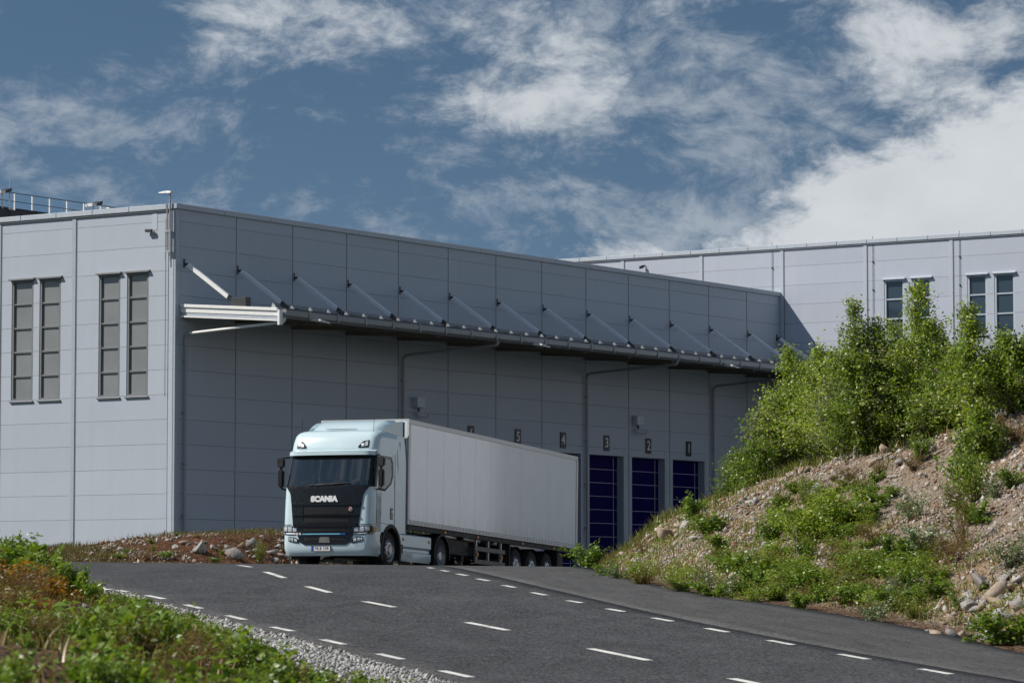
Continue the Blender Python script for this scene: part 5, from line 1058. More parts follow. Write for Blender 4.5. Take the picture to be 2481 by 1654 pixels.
TREES = [('birch', 6.58, 82.68, 3.26, 0.6), ('birch', 7.66, 77.36, 3.65, 0.47), ('birch', 9.08, 77.01, 3.65, 0.7), ('birch', 9.55, 71.8, 2.76, 0.4), ('birch', 10.14, 71.5, 1.77, 0.56), ('birch', 10.64, 71.77, 1.6, 0.5), ('birch', 7.13, 80.85, 2.87, 0.56), ('willow', 6.21, 83.22, 1.96, 0.56), ('leafy_tree', 5.51, 84.51, 1.08, 0.42), ('willow', 8.02, 77.46, 2.37, 0.58), ('birch', 8.64, 78.3, 2.75, 0.54), ('willow', 7.47, 78.88, 1.67, 0.59), ('birch', 9.68, 77.56, 2.47, 0.54), ('willow', 9.73, 76.81, 0.84, 0.48), ('birch', 10.01, 72.88, 1.3, 0.46), ('birch', 7.01, 82.81, 2.13, 0.57), ('leafy_tree', 5.76, 82.1, 1.21, 0.47), ('willow', 6.4, 83.06, 1.6, 0.57), ('leafy_tree', 8.99, 79.16, 0.87, 0.5), ('willow', 10.41, 71.84, 0.48, 0.45), ('birch', 6.96, 83.42, 2.79, 0.63), ('birch', 7.36, 79.34, 2.65, 0.6), ('birch', 8.21, 77.46, 2.9, 0.58), ('birch', 8.91, 78.06, 2.31, 0.59), ('birch', 9.33, 76.71, 2.75, 0.58), ('birch', 9.65, 74.65, 1.81, 0.52), ('leafy_tree', 7.65, 77.73, 1.43, 0.59), ('leafy_tree', 9.33, 76.3, 1.2, 0.57), ('birch', 10.42, 71.57, 1.39, 0.54), ('birch', 9.39, 69.6, 1.16, 0.31)]
FRONT_PLANTS = [('herb', -1.54, 14.47, 0.26, 0.3), ('broad', -0.51, 14.48, 0.39, 0.36), ('herb', -1.13, 14.65, 0.36, 0.39), ('broad', -1.44, 14.74, 0.29, 0.29), ('herb', -0.79, 14.84, 0.44, 0.52), ('rusty', -0.7, 15, 0.45, 0.49), ('leafy', -0.58, 15.08, 0.31, 0.28), ('rusty', -1.39, 15.35, 0.44, 0.39), ('broad', -0.61, 15.53, 0.3, 0.41), ('leafy', -1.12, 15.56, 0.25, 0.28), ('broad', -1.02, 15.58, 0.29, 0.31), ('leafy', -0.92, 15.59, 0.3, 0.34), ('herb', -2.51, 15.68, 0.28, 0.29), ('rusty', -1.76, 15.84, 0.35, 0.29), ('herb', -1.37, 15.97, 0.26, 0.34), ('broad', -1.63, 16.1, 0.36, 0.41), ('leafy', -1.86, 16.14, 0.32, 0.38), ('leafy', -0.48, 16.24, 0.31, 0.37), ('broad', -2.42, 16.3, 0.28, 0.25), ('herb', -0.89, 16.46, 0.39, 0.39), ('broad', -0.5, 16.87, 0.35, 0.4), ('leafy', -2.42, 16.96, 0.35, 0.3), ('rusty', -2.13, 17.07, 0.25, 0.28), ('leafy', -1.68, 17.16, 0.34, 0.35), ('broad', -1.67, 17.35, 0.3, 0.32), ('herb', -1.6, 17.38, 0.39, 0.47), ('broad', -1.95, 17.41, 0.24, 0.24), ('rusty', -2.53, 17.42, 0.31, 0.3), ('leafy', -2.61, 17.44, 0.27, 0.24), ('broad', -1.4, 17.45, 0.37, 0.43), ('broad', -1.4, 17.58, 0.42, 0.5), ('rusty', -1.83, 17.62, 0.27, 0.26), ('rusty', -1.05, 17.76, 0.41, 0.54), ('leafy', -2.12, 17.82, 0.43, 0.4), ('leafy', -1.08, 17.92, 0.25, 0.22), ('leafy', -2.7, 17.93, 0.25, 0.33), ('broad', -1.3, 17.94, 0.39, 0.34), ('leafy', -1.93, 18, 0.31, 0.29), ('broad', -1.78, 18.07, 0.39, 0.44), ('broad', -2.12, 18.22, 0.39, 0.34), ('leafy', -1.31, 18.39, 0.39, 0.52), ('broad', -2.18, 18.71, 0.34, 0.37), ('rusty', -1.82, 18.72, 0.39, 0.47), ('broad', -1.73, 18.76, 0.41, 0.5), ('rusty', -1.9, 18.89, 0.43, 0.38), ('herb', -2.02, 19.18, 0.43, 0.44), ('rusty', -1.54, 19.23, 0.38, 0.44), ('broad', -2.71, 19.39, 0.17, 0.2), ('broad', -1.74, 19.39, 0.3, 0.26), ('leafy', -1.51, 19.52, 0.27, 0.26), ('broad', -2.3, 19.63, 0.32, 0.45), ('broad', -1.75, 19.67, 0.37, 0.32), ('leafy', -1.37, 20.1, 0.29, 0.37), ('leafy', -1.5, 20.19, 0.43, 0.44), ('leafy', -0.96, 20.27, 0.41, 0.54), ('herb', -0.68, 20.4, 0.32, 0.35), ('rusty', -1.4, 21.43, 0.2, 0.24), ('rusty', -2.74, 21.84, 0.13, 0.14), ('broad', -3.06, 21.87, 0.14, 0.13), ('rusty', -2.5, 23.02, 0.46, 0.39), ('leafy', -2.39, 23.12, 0.45, 0.39), ('rusty', -3.25, 23.33, 0.14, 0.16), ('rusty', -2.15, 23.58, 0.4, 0.55), ('broad', -2.7, 24.01, 0.51, 0.51), ('broad', -2.46, 24.42, 0.52, 0.53), ('broad', -2.74, 24.42, 0.39, 0.46), ('herb', -1.96, 24.48, 0.22, 0.18), ('leafy', -2.41, 24.71, 0.32, 0.43), ('leafy', -1.95, 24.81, 0.2, 0.24), ('rusty', -1.81, 24.99, 0.24, 0.28), ('rusty', -2.32, 25.28, 0.48, 0.47), ('broad', -2.25, 25.41, 0.23, 0.32), ('rusty', -2.57, 25.52, 0.56, 0.77), ('rusty', -2.82, 25.56, 0.41, 0.41), ('rusty', -3.12, 25.76, 0.19, 0.18), ('leafy', -2.19, 25.77, 0.47, 0.49), ('broad', -1.99, 25.78, 0.17, 0.2), ('leafy', -1.68, 25.84, 0.32, 0.38), ('leafy', -2.82, 25.92, 0.39, 0.45), ('broad', -3.97, 26.01, 0.31, 0.32), ('rusty', -1.66, 26.05, 0.31, 0.37), ('leafy', -2.17, 26.06, 0.34, 0.4), ('herb', -2.25, 26.1, 0.48, 0.55), ('leafy', -3.05, 26.22, 0.44, 0.41), ('broad', -3.17, 26.39, 0.37, 0.46), ('rusty', -4.15, 26.82, 0.36, 0.48), ('herb', -3.63, 27.33, 0.26, 0.29), ('leafy', -2.31, 27.33, 0.49, 0.67), ('rusty', -3.28, 27.34, 0.49, 0.43), ('leafy', -2.28, 27.38, 0.35, 0.38), ('broad', -3.94, 27.39, 0.28, 0.31), ('broad', -3.14, 27.39, 0.45, 0.57), ('rusty', -3.72, 27.43, 0.33, 0.45), ('broad', -2.03, 27.43, 0.2, 0.27), ('leafy', -2.8, 27.51, 0.43, 0.49), ('herb', -2.52, 27.63, 0.45, 0.51), ('rusty', -3.76, 27.76, 0.37, 0.41), ('leafy', -2.53, 27.81, 0.47, 0.4), ('broad', -2.7, 27.86, 0.25, 0.34), ('leafy', -2.01, 27.94, 0.43, 0.48), ('broad', -2.87, 28.1, 0.41, 0.45), ('broad', -3.67, 28.16, 0.26, 0.34), ('herb', -2.02, 28.17, 0.24, 0.23), ('rusty', -2.51, 28.36, 0.25, 0.22), ('herb', -1.41, 28.39, 0.39, 0.4), ('leafy', -1.35, 28.43, 0.4, 0.47), ('herb', -3.37, 28.57, 0.26, 0.28), ('broad', -3.34, 28.66, 0.4, 0.49), ('rusty', -2.48, 28.81, 0.25, 0.27), ('rusty', -1.75, 28.83, 0.33, 0.29), ('rusty', -3.34, 28.85, 0.2, 0.22), ('broad', -2.05, 29, 0.44, 0.6), ('broad', -2.02, 29.09, 0.13, 0.15), ('leafy', -3.48, 29.5, 0.23, 0.31), ('leafy', -1.27, 29.96, 0.35, 0.3), ('leafy', -1.73, 30.12, 0.34, 0.29), ('leafy', -2.17, 30.64, 0.32, 0.41), ('leafy', -2.75, 31.96, 0.29, 0.33), ('broad', -4.23, 32.04, 0.25, 0.27), ('broad', -2.5, 32.09, 0.19, 0.25), ('leafy', -4.72, 32.26, 0.19, 0.19), ('broad', -4.35, 32.28, 0.28, 0.38), ('herb', -4.27, 32.36, 0.34, 0.46), ('herb', -4.79, 32.39, 0.33, 0.45), ('leafy', -3.69, 32.46, 0.49, 0.62), ('broad', -2.42, 32.59, 0.13, 0.18), ('leafy', -4.96, 32.75, 0.33, 0.3), ('leafy', -1.05, 32.84, 0.28, 0.24), ('broad', -3.59, 33.2, 0.51, 0.61), ('rusty', -4.89, 33.28, 0.26, 0.24), ('herb', -4.94, 33.52, 0.37, 0.43), ('herb', -3.38, 33.56, 0.2, 0.23), ('broad', -5.02, 33.62, 0.22, 0.2), ('herb', -3.26, 33.8, 0.54, 0.47), ('herb', -4.61, 33.91, 0.29, 0.23), ('broad', -3.58, 34, 0.56, 0.72), ('broad', -2.93, 34.02, 0.17, 0.19), ('broad', -3.2, 34.29, 0.52, 0.47), ('leafy', -4.3, 34.29, 0.3, 0.29), ('rusty', -3.14, 34.31, 0.15, 0.15), ('leafy', -3.13, 34.32, 0.53, 0.69), ('leafy', -2.51, 34.33, 0.44, 0.42), ('broad', -4.31, 34.36, 0.44, 0.52), ('herb', -3.47, 34.42, 0.26, 0.25), ('rusty', -5.07, 34.43, 0.32, 0.41), ('leafy', -3.89, 34.53, 0.27, 0.28), ('herb', -3.9, 34.6, 0.26, 0.36), ('herb', -4.34, 34.63, 0.4, 0.44), ('herb', -2.8, 34.7, 0.43, 0.45), ('leafy', -3.19, 34.96, 0.51, 0.62), ('broad', -4.14, 35.12, 0.59, 0.76), ('leafy', -5.66, 35.25, 0.18, 0.23), ('herb', -4.57, 35.44, 0.46, 0.37), ('leafy', -4.82, 35.44, 0.3, 0.29), ('leafy', -2.83, 35.47, 0.59, 0.59), ('leafy', -3.28, 35.48, 0.3, 0.37), ('leafy', -3.97, 35.61, 0.61, 0.78), ('rusty', -4.64, 35.67, 0.42, 0.41), ('leafy', -4.73, 35.7, 0.43, 0.48), ('leafy', -2.17, 35.72, 0.19, 0.22), ('leafy', -3.23, 36.41, 0.51, 0.59), ('leafy', -5.87, 36.78, 0.32, 0.44), ('leafy', -4.85, 37.13, 0.56, 0.72), ('leafy', -4.05, 37.22, 0.73, 0.89), ('leafy', -5.57, 37.3, 0.29, 0.27), ('herb', -5.73, 37.64, 0.4, 0.39), ('broad', -4.59, 37.77, 0.49, 0.43), ('leafy', -4.31, 37.86, 0.51, 0.46), ('herb', -4.08, 38.11, 0.51, 0.41), ('herb', -5.43, 38.17, 0.42, 0.36), ('broad', -1.51, 38.41, 0.4, 0.46), ('leafy', -5.29, 38.58, 0.36, 0.35), ('orange', -6.14, 38.62, 0.3, 0.41), ('herb', -5.9, 39.08, 0.4, 0.49), ('herb', -5.77, 39.08, 0.24, 0.27), ('leafy', -5.58, 39.27, 0.38, 0.35), ('rusty', -3.65, 39.31, 0.44, 0.53), ('rusty', -5.55, 39.5, 0.35, 0.39), ('orange', -4.74, 39.6, 0.38, 0.35), ('broad', -4.56, 39.88, 0.44, 0.37), ('orange', -5.29, 40, 0.3, 0.33), ('rusty', -3.51, 40.12, 0.51, 0.58), ('rusty', -5.95, 40.24, 0.65, 0.82), ('orange', -5.96, 41, 0.4, 0.44), ('herb', -5.91, 41.02, 0.52, 0.72), ('broad', -2.92, 41.81, 0.28, 0.33), ('rusty', -3.88, 41.93, 0.2, 0.21), ('orange', -5.95, 42, 0.4, 0.44), ('orange', -5.65, 42, 0.38, 0.42), ('rusty', -3.07, 42.38, 0.28, 0.28), ('leafy', -3.89, 42.53, 0.44, 0.53), ('broad', -3.24, 42.79, 0.33, 0.38), ('rusty', -4.6, 42.87, 0.47, 0.45), ('herb', -2.79, 42.9, 0.17, 0.16), ('leafy', -3.54, 42.93, 0.31, 0.29), ('rusty', -5.92, 43, 0.45, 0.5), ('broad', -4.53, 43.56, 0.34, 0.42), ('herb', -4.44, 43.69, 0.37, 0.38), ('rusty', -6.34, 44, 0.5, 0.55), ('herb', -5.13, 44.34, 0.38, 0.4), ('orange', -5.94, 44.5, 0.45, 0.5), ('broad', -4.35, 44.54, 0.24, 0.22), ('leafy', -4.81, 44.71, 0.23, 0.3), ('broad', -4.24, 44.98, 0.24, 0.31), ('rusty', -6.14, 45, 0.5, 0.55), ('orange', -5.76, 45, 0.35, 0.39), ('orange', -6.46, 46, 0.55, 0.61), ('orange', -6.03, 46, 0.4, 0.44), ('broad', -3.56, 46, 0.18, 0.3), ('broad', -4.76, 46.23, 0.27, 0.33), ('herb', -4.6, 46.25, 0.19, 0.23), ('rusty', -6.61, 46.41, 0.12, 0.15), ('leafy', -3.92, 47, 0.11, 0.3), ('orange', -6.72, 47, 0.67, 0.88), ('broad', -4.69, 47.46, 0.16, 0.16), ('orange', -6.59, 47.54, 0.4, 0.39), ('broad', -5.12, 47.59, 0.3, 0.42), ('herb', -4.23, 48, 0.22, 0.3), ('herb', -5.45, 48.11, 0.17, 0.17), ('leafy', -5.83, 48.2, 0.46, 0.44), ('broad', -5.34, 48.42, 0.32, 0.32), ('leafy', -4.89, 48.47, 0.28, 0.34), ('broad', -4.29, 48.49, 0.27, 0.36), ('broad', -7.74, 48.62, 0.25, 0.34), ('leafy', -6.81, 48.68, 0.5, 0.6), ('broad', -6.9, 48.93, 0.45, 0.43), ('broad', -6.25, 48.99, 0.61, 0.53), ('broad', -6.94, 49, 0.65, 0.52), ('leafy', -4.49, 49, 0.26, 0.3), ('broad', -7.1, 49.11, 0.59, 0.74), ('leafy', -6.71, 49.51, 0.65, 0.65), ('herb', -3.89, 49.63, 0.2, 0.28), ('broad', -7.2, 49.64, 0.44, 0.6), ('broad', -6.94, 49.91, 0.49, 0.54), ('herb', -7.29, 50, 0.63, 0.5), ('broad', -6.88, 50, 0.62, 0.5), ('herb', -4.74, 50, 0.25, 0.3), ('leafy', -5.62, 50.11, 0.29, 0.33), ('leafy', -7.64, 50.15, 0.75, 0.94), ('rusty', -6.2, 50.21, 0.36, 0.46), ('broad', -6.37, 50.24, 0.45, 0.52), ('rusty', -5.74, 50.43, 0.23, 0.24), ('broad', -4.71, 50.58, 0.2, 0.24), ('broad', -8.09, 50.59, 0.54, 0.61), ('rusty', -8.09, 50.79, 0.73, 0.84), ('leafy', -4.98, 51, 0.27, 0.3), ('broad', -5.53, 51, 0.19, 0.3), ('herb', -7.23, 51.05, 0.74, 0.96), ('leafy', -8.12, 51.14, 0.71, 0.97), ('broad', -8.13, 51.2, 0.25, 0.21), ('broad', -7.33, 51.81, 0.63, 0.68), ('leafy', -8.12, 51.83, 0.28, 0.38), ('leafy', -7.54, 52, 0.75, 0.6), ('leafy', -5.23, 52, 0.31, 0.3), ('herb', -5.88, 52, 0.17, 0.3), ('rusty', -6.13, 52.07, 0.28, 0.31), ('broad', -7.2, 52.47, 0.84, 0.83), ('leafy', -5.64, 52.64, 0.2, 0.17), ('broad', -6.38, 52.69, 0.23, 0.28), ('herb', -7.65, 52.7, 0.59, 0.82), ('leafy', -7.74, 52.74, 0.31, 0.26), ('broad', -7.72, 52.74, 0.78, 1.04), ('herb', -6.74, 52.85, 0.4, 0.47), ('leafy', -6.71, 52.98, 0.55, 0.67), ('broad', -7.46, 53, 0.7, 0.56), ('broad', -5.46, 53, 0.29, 0.3), ('broad', -6.25, 53, 0.13, 0.3), ('herb', -6.68, 53.42, 0.31, 0.41), ('broad', -7.44, 53.43, 0.38, 0.46), ('rusty', -7.98, 53.71, 0.15, 0.16), ('leafy', -7.95, 54, 0.61, 0.49), ('leafy', -7.36, 54, 0.57, 0.45), ('broad', -5.72, 54, 0.29, 0.3), ('leafy', -7.66, 54.41, 0.66, 0.54), ('leafy', -7.86, 55, 0.56, 0.45), ('leafy', -7.28, 55, 0.44, 0.35), ('leafy', -5.99, 55, 0.27, 0.3), ('leafy', -6.34, 55.35, 0.19, 0.23), ('rusty', -7.86, 55.39, 0.42, 0.43), ('broad', -7.76, 56, 0.56, 0.45), ('leafy', -6.27, 56, 0.26, 0.3), ('leafy', -7.66, 57, 0.55, 0.44), ('leafy', -7.4, 57, 0.44, 0.35), ('herb', -7.13, 57, 0.31, 0.3), ('leafy', -6.52, 57, 0.3, 0.3), ('broad', -7.39, 58, 0.46, 0.37), ('leafy', -7.12, 58, 0.38, 0.3), ('leafy', -6.94, 58, 0.36, 0.3), ('broad', -6.8, 58, 0.31, 0.3), ('leafy', -8.04, 58.01, 0.38, 0.49), ('rusty', -8.5, 58.05, 0.29, 0.32), ('leafy', -8.16, 58.73, 0.46, 0.51), ('herb', -9.35, 58.79, 0.16, 0.16), ('rusty', -8.93, 58.93, 0.64, 0.68), ('broad', -9.2, 59.25, 0.61, 0.66), ('rusty', -8.81, 59.35, 0.3, 0.26), ('rusty', -9.26, 59.41, 0.22, 0.23), ('rusty', -8.49, 59.85, 0.43, 0.57), ('broad', -8.05, 59.92, 0.36, 0.48)]
FRONT_ROCKS = [(-1.81, 29.73, 0.12), (-5.4, 44.1, 0.1), (-2.97, 25.05, 0.14), (-5.29, 37.33, 0.2), (-5.84, 42.23, 0.2), (-2.66, 33.92, 0.1), (-1.21, 34.4, 0.09), (-2.1, 23.22, 0.1), (-1.1, 21.98, 0.21), (-4.36, 37.08, 0.23), (-2.69, 28.66, 0.21), (-1.57, 16, 0.08), (-1.13, 29.84, 0.21), (-0.74, 25.81, 0.16), (-3.27, 41.69, 0.18), (-4.04, 34.67, 0.21)]

def ico(sub=0):
    bm = bmesh.new(); bmesh.ops.create_icosphere(bm, subdivisions=sub + 1, radius=.5)
    V = np.array([v.co[:] for v in bm.verts]); F = np.array([[v.index for v in f.verts] for f in bm.faces]); bm.free(); return V, F
I0, I1 = ico(0), ico(1)
def rock_shape(T, rg, flat=.62):
    V, F = T; d = rg.normal(size=(9, 3)); d /= np.linalg.norm(d, axis=1)[:, None]
    W = V.copy()
    for k in range(9):      # cleaved faces
        lim = rg.uniform(.12, .30); p = W @ d[k]; m = p > lim; W[m] -= np.outer(p[m] - lim, d[k])
    W *= 1 + rg.uniform(-.05, .05, (len(V), 1)); W *= np.array([1.0, rg.uniform(.6, .95), flat * rg.uniform(.7, 1.2)])
    return W / (np.ptp(W[:, 0])), F
M_ROCKG = rock_mat("rock_grey", (.15, .14, .13), (.30, .285, .27), (.50, .48, .45))
M_ROCKT = rock_mat("rock_tan", (.20, .14, .095), (.36, .275, .205), (.50, .44, .38))
_rk = [bpy.data.meshes.new("rock") for _ in range(0)]
rg = np.random.default_rng(3)
ROCKM = []
for i in range(14):
    V, F = rock_shape(I1 if i % 4 == 3 else I0, rg, .58); ROCKM.append(mesh_np("rock", V, F, (M_ROCKG, M_ROCKG, M_ROCKG, M_ROCKT, M_ROCKG)[i % 5]))
def put_rock(x, y, w, label, group, k=1.0):
    w = w * (1.45 if y > 88 and x < -2 else (1.4 if y < 60 else 1.05))
    o = link("rock", random.choice(ROCKM)); z = gz(x, y); s = w * random.uniform(.9, 1.15)
    o.location = (x, y, z + s * .10); o.scale = (s, s, s * random.uniform(.8, 1.3))
    o.rotation_euler = (random.uniform(-.6, .6), random.uniform(-.6, .6), random.uniform(0, 6.28))
    setp(o, label=label, cat="rock", group=group); return o
def size_word(h_, a, b): return "low" if h_ < a else ("tall" if h_ > b else "middling")
def slope_place(x, y):
    u = x / y
    c = "below the blue doors" if u < .052 else ("below the shadow wedge" if u < .078 else ("below the slim open birch" if u < .098 else ("below the tallest birch" if u < .122 else "near the right picture edge")))
    v = "high slope" if y > 76 else ("mid slope" if y > 67 else ("low slope" if y > 60 else "slope foot"))
    return v + ", " + c
def bank_place(x, y):
    u = x / y
    c = "under gable windows" if u < -.118 else ("under the warehouse corner" if u < -.092 else ("left of the truck" if u < -.066 else "beside the pale gravel"))
    v = "nearest the camera" if y < 19 else ("in the near foreground" if y < 26 else ("mid left bank" if y < 36 else ("back of left bank" if y < 48 else "far rim of left bank")))
    return v + ", " + c
for i, (x, y, w) in enumerate(MOUND_ROCKS):
    if i == 0: put_rock(x, y, w, "large rounded grey boulder in the middle of the red brown earth mound", "boulders on the earth mound")
    elif i == 6: put_rock(x, y, w, "wide tan boulder low on the earth mound left of the truck", "boulders on the earth mound")
    elif i == 7: put_rock(x, y, w, "dark boulder on the earth mound nearest the truck bumper", "boulders on the earth mound")
    elif w > .45: put_rock(x, y, w, "medium grey boulder bedded in the red brown earth mound", "boulders on the earth mound")
    else: put_rock(x, y, w, "small loose stone on the earth mound " + ("near its left end" if x / y < -.112 else ("left of the big boulder" if x / y < -.097 else ("right of the big boulder" if x / y < -.08 else "close to the truck"))) + (", at road edge" if y < 92.5 else (", halfway up" if y < 95 else ", at top")), "small stones on the earth mound")
for i, (x, y, w) in enumerate(HILL_ROCKS):
    if i == 0: put_rock(x, y, w, "biggest flat topped brown boulder at the lower right of the slope", "boulders at the foot of the slope")
    elif i == 20: put_rock(x, y, w, "pale block of stone near the road bend below the bright leafy plant", "pale stones on the slope")
    elif i < 20 or (y < 62 and w > .12): put_rock(x, y, w, ("big" if w > .3 else ("mid sized" if w > .17 else "small")) + " boulder in lower right rock pile, " + ("at road edge" if y < 53 else ("behind front stones" if y < 57 else "at its top")) + (", left end" if x / y < .135 else ", right end"), "rock pile at the lower right")
    elif w > .20: put_rock(x, y, w, "larger grey slab " + slope_place(x, y), "slabs in the scree band")
    else: put_rock(x, y, w, "small angular stone lying loose " + slope_place(x, y), "loose stones on the right slope")

for (x, y, w) in FRONT_ROCKS:
    put_rock(x, y, w, ("grey stone" if w > .15 else "small stone") + " among the plants of the left foreground bank" + (", near the gravel" if x > -2.5 else ", under the gable"), "stones on the left bank")
def scatter(name, templates, P, size, mat, rg, sink=.15, tint=True, **kw):
    """many small pieces in one mesh"""
    Vs, Fs, Ts, n = [], [], [], 0
    which = rg.integers(0, len(templates), len(P))
    for ti, (V, F) in enumerate(templates):
        I = np.where(which == ti)[0]
        if not len(I): continue
        a = rg.uniform(0, 2*np.pi, len(I)); b = rg.normal(0, .45, len(I)); c, s, cb, sb = np.cos(a), np.sin(a), np.cos(b), np.sin(b); z0 = np.zeros(len(I))
        Rz = np.stack([np.stack([c, -s, z0], -1), np.stack([s, c, z0], -1), np.stack([z0, z0, z0 + 1], -1)], 1)
        Rx = np.stack([np.stack([z0 + 1, z0, z0], -1), np.stack([z0, cb, -sb], -1), np.stack([z0, sb, cb], -1)], 1)
        W = np.einsum('nij,nkj->nki', Rz @ Rx, np.broadcast_to(V, (len(I),) + V.shape) * size[I][:, None, None]) + P[I][:, None, :]
        W[:, :, 2] += (size[I] * (.25 - sink))[:, None]
        Vs.append(W.reshape(-1, 3)); Fs.append((F[None] + (np.arange(len(I)) * len(V))[:, None, None] + n).reshape(-1, F.shape[1])); n += len(I) * len(V)
        Ts.append(np.repeat(rg.random(len(I)), len(V)))
    return setp(link(name, mesh_np(name, np.vstack(Vs), np.vstack(Fs), mat, tint=np.concatenate(Ts))), **kw)
def stone_mat(name, cols):
    t = NT(name); a = t.attr("tint"); n = t.noise(t.pos(), 30, 3, .6)
    c = t.mix(1.0, t.ramp(a, [(i / (len(cols) - 1), k) for i, k in enumerate(cols)]), t.ramp(n, [(.3, .8), (.7, 1.15)]), 'MULTIPLY'); t.bsdf(c, .92, spec=.2); return t.m
PEB = [rock_shape(I0, rg, .6) for _ in range(8)]
# gravel shoulder
Q = np.c_[rg.uniform(-9.5, 1.5, 60000), rg.uniform(38, 69, 60000)]
sd_, hi_, mo_, ba_, gr_ = zones(Q[:, 0], Q[:, 1]); keep = (sd_ < 2.2) & (Q[:, 0] < np.interp(Q[:, 1], [38, 69], [3, -5])) & (rg.random(len(Q)) < np.where(sd_ > 0, gr_, 1) * 1.1) & (sd_ > -.10 * rg.random(len(Q)) ** 3)
Q = Q[keep][:17000]; Pz = np.c_[Q, ground_z(Q[:, 0], Q[:, 1])]
scatter("gravel", PEB, Pz, rg.uniform(.03, .075, len(Q)), stone_mat("gravel_stone", [(.18, .18, .18), (.30, .30, .29), (.41, .41, .40), (.56, .55, .54)]), rg, label="pale crushed stone along the left edge of the road", cat="gravel", kind="stuff")
# broken stone over the slope
Q = np.c_[rg.uniform(.5, 13, 170000), rg.uniform(44, 86, 170000)]
sd_, hi_, mo_, ba_, gr_ = zones(Q[:, 0], Q[:, 1])
dens_ = hi_ * (.28 + .9 * sstep(vnoise(Q[:, 0], Q[:, 1], .45, 4), .42, .68)) * sstep(sd_, .4, 2.2)
Q = Q[rg.random(len(Q)) < dens_][:55000]; Pz = np.c_[Q, ground_z(Q[:, 0], Q[:, 1])]
scatter("slope_rubble", PEB, Pz, np.minimum(.15, .028 + rg.exponential(.024, len(Q))), stone_mat("rubble_stone", [(.20, .12, .07), (.36, .25, .17), (.28, .26, .24), (.44, .39, .34), (.55, .52, .48)]), rg, label="broken tan and grey stone covering the right slope", cat="rubble", kind="stuff")
# rubble on the mound
Q = np.c_[rg.uniform(-15, -2, 26000), rg.uniform(89, 101, 26000)]
sd_, hi_, mo_, ba_, gr_ = zones(Q[:, 0], Q[:, 1]); Q = Q[(mo_ > .5) & (vnoise(Q[:, 0], Q[:, 1], .6, 5) > .45)][:4500]; Pz = np.c_[Q, ground_z(Q[:, 0], Q[:, 1])]
scatter("mound_rubble", PEB, Pz, np.minimum(.16, .03 + rg.exponential(.03, len(Q))), stone_mat("mound_stone", [(.10, .05, .03), (.20, .11, .07), (.32, .26, .21), (.45, .42, .38)]), rg, label="crumbled red brown earth and pebbles over the mound", cat="rubble", kind="stuff")

# ================================================================== PLANTS
def leaf_arrays(P, size, rg, up=.5, aspect=.55, droop=.0):
    n = len(P); N = rg.normal(size=(n, 3)); N[:, 2] = np.abs(N[:, 2]) + up; N /= np.linalg.norm(N, axis=1)[:, None]
    D = rg.normal(size=(n, 3)); D[:, 2] -= droop; D -= N * (D * N).sum(1)[:, None]; D /= np.linalg.norm(D, axis=1)[:, None] + 1e-9
    S = np.cross(N, D); L = size[:, None]
    V = np.stack([P, P + D * L * .45 + S * L * aspect * .5 + N * L * .10, P + D * L, P + D * L * .45 - S * L * aspect * .5 + N * L * .10], 1).reshape(-1, 3)
    F = np.arange(4 * n).reshape(n, 4); return V, F
def twig_arrays(segs, n=3):
    """segs: list of (p0, p1, r0, r1)"""
    A = np.array([s[0] for s in segs]); B = np.array([s[1] for s in segs]); r0 = np.array([s[2] for s in segs]); r1 = np.array([s[3] for s in segs])
    d = B - A; d /= np.linalg.norm(d, axis=1)[:, None] + 1e-9; h = np.where(np.abs(d[:, 2:3]) < .9, [[0, 0, 1.]], [[1., 0, 0]]); a = np.cross(d, h); a /= np.linalg.norm(a, axis=1)[:, None]; b = np.cross(d, a)
    ang = np.arange(n) * 2 * np.pi / n; o = a[:, None] * np.cos(ang)[None, :, None] + b[:, None] * np.sin(ang)[None, :, None]
    V = np.concatenate([A[:, None] + o * r0[:, None, None], B[:, None] + o * r1[:, None, None]], 1).reshape(-1, 3)
    base = (np.arange(len(segs)) * 2 * n)[:, None, None]; k = np.arange(n); q = np.stack([k, (k+1) % n, n + (k+1) % n, n + k], -1)[None]
    return V, (base + q).reshape(-1, 4)
L_BIRCH = leaf_mat("birch_leaves", [(.08, .14, .015), (.185, .295, .033), (.30, .42, .06), (.52, .60, .22)], .45)
L_WILLOW = leaf_mat("willow_leaves", [(.070, .115, .030), (.120, .175, .055), (.24, .30, .16), (.42, .48, .34)], .25)
L_LEAFY = leaf_mat("shrub_leaves", [(.065, .13, .012), (.13, .23, .024), (.195, .305, .04), (.31, .41, .10)])
L_HERB = leaf_mat("herb_leaves", [(.09, .12, .02), (.15, .19, .03), (.21, .25, .05), (.30, .31, .10)])
L_RUSTY = leaf_mat("rusty_leaves", [(.09, .075, .018), (.16, .105, .022), (.22, .13, .03), (.15, .16, .03)])
L_ORANGE = leaf_mat("orange_leaves", [(.10, .12, .02), (.32, .19, .02), (.42, .17, .025), (.28, .07, .03)])
L_SILVER = leaf_mat("silver_leaves", [(.10, .16, .06), (.17, .24, .11), (.27, .34, .20), (.36, .42, .30)], .2)
L_PINE = leaf_mat("pine_needles", [(.07, .075, .015), (.12, .10, .02), (.20, .13, .03), (.26, .16, .04)], .15)
M_BARK = plain("birch_bark", (.30, .245, .20), .85, var=.45, scale=9)
M_STEM = plain("brown_stem", (.17, .11, .06), .85, var=.3, scale=20)
M_STEMG = plain("green_stem", (.16, .17, .05), .8, var=.3, scale=20)
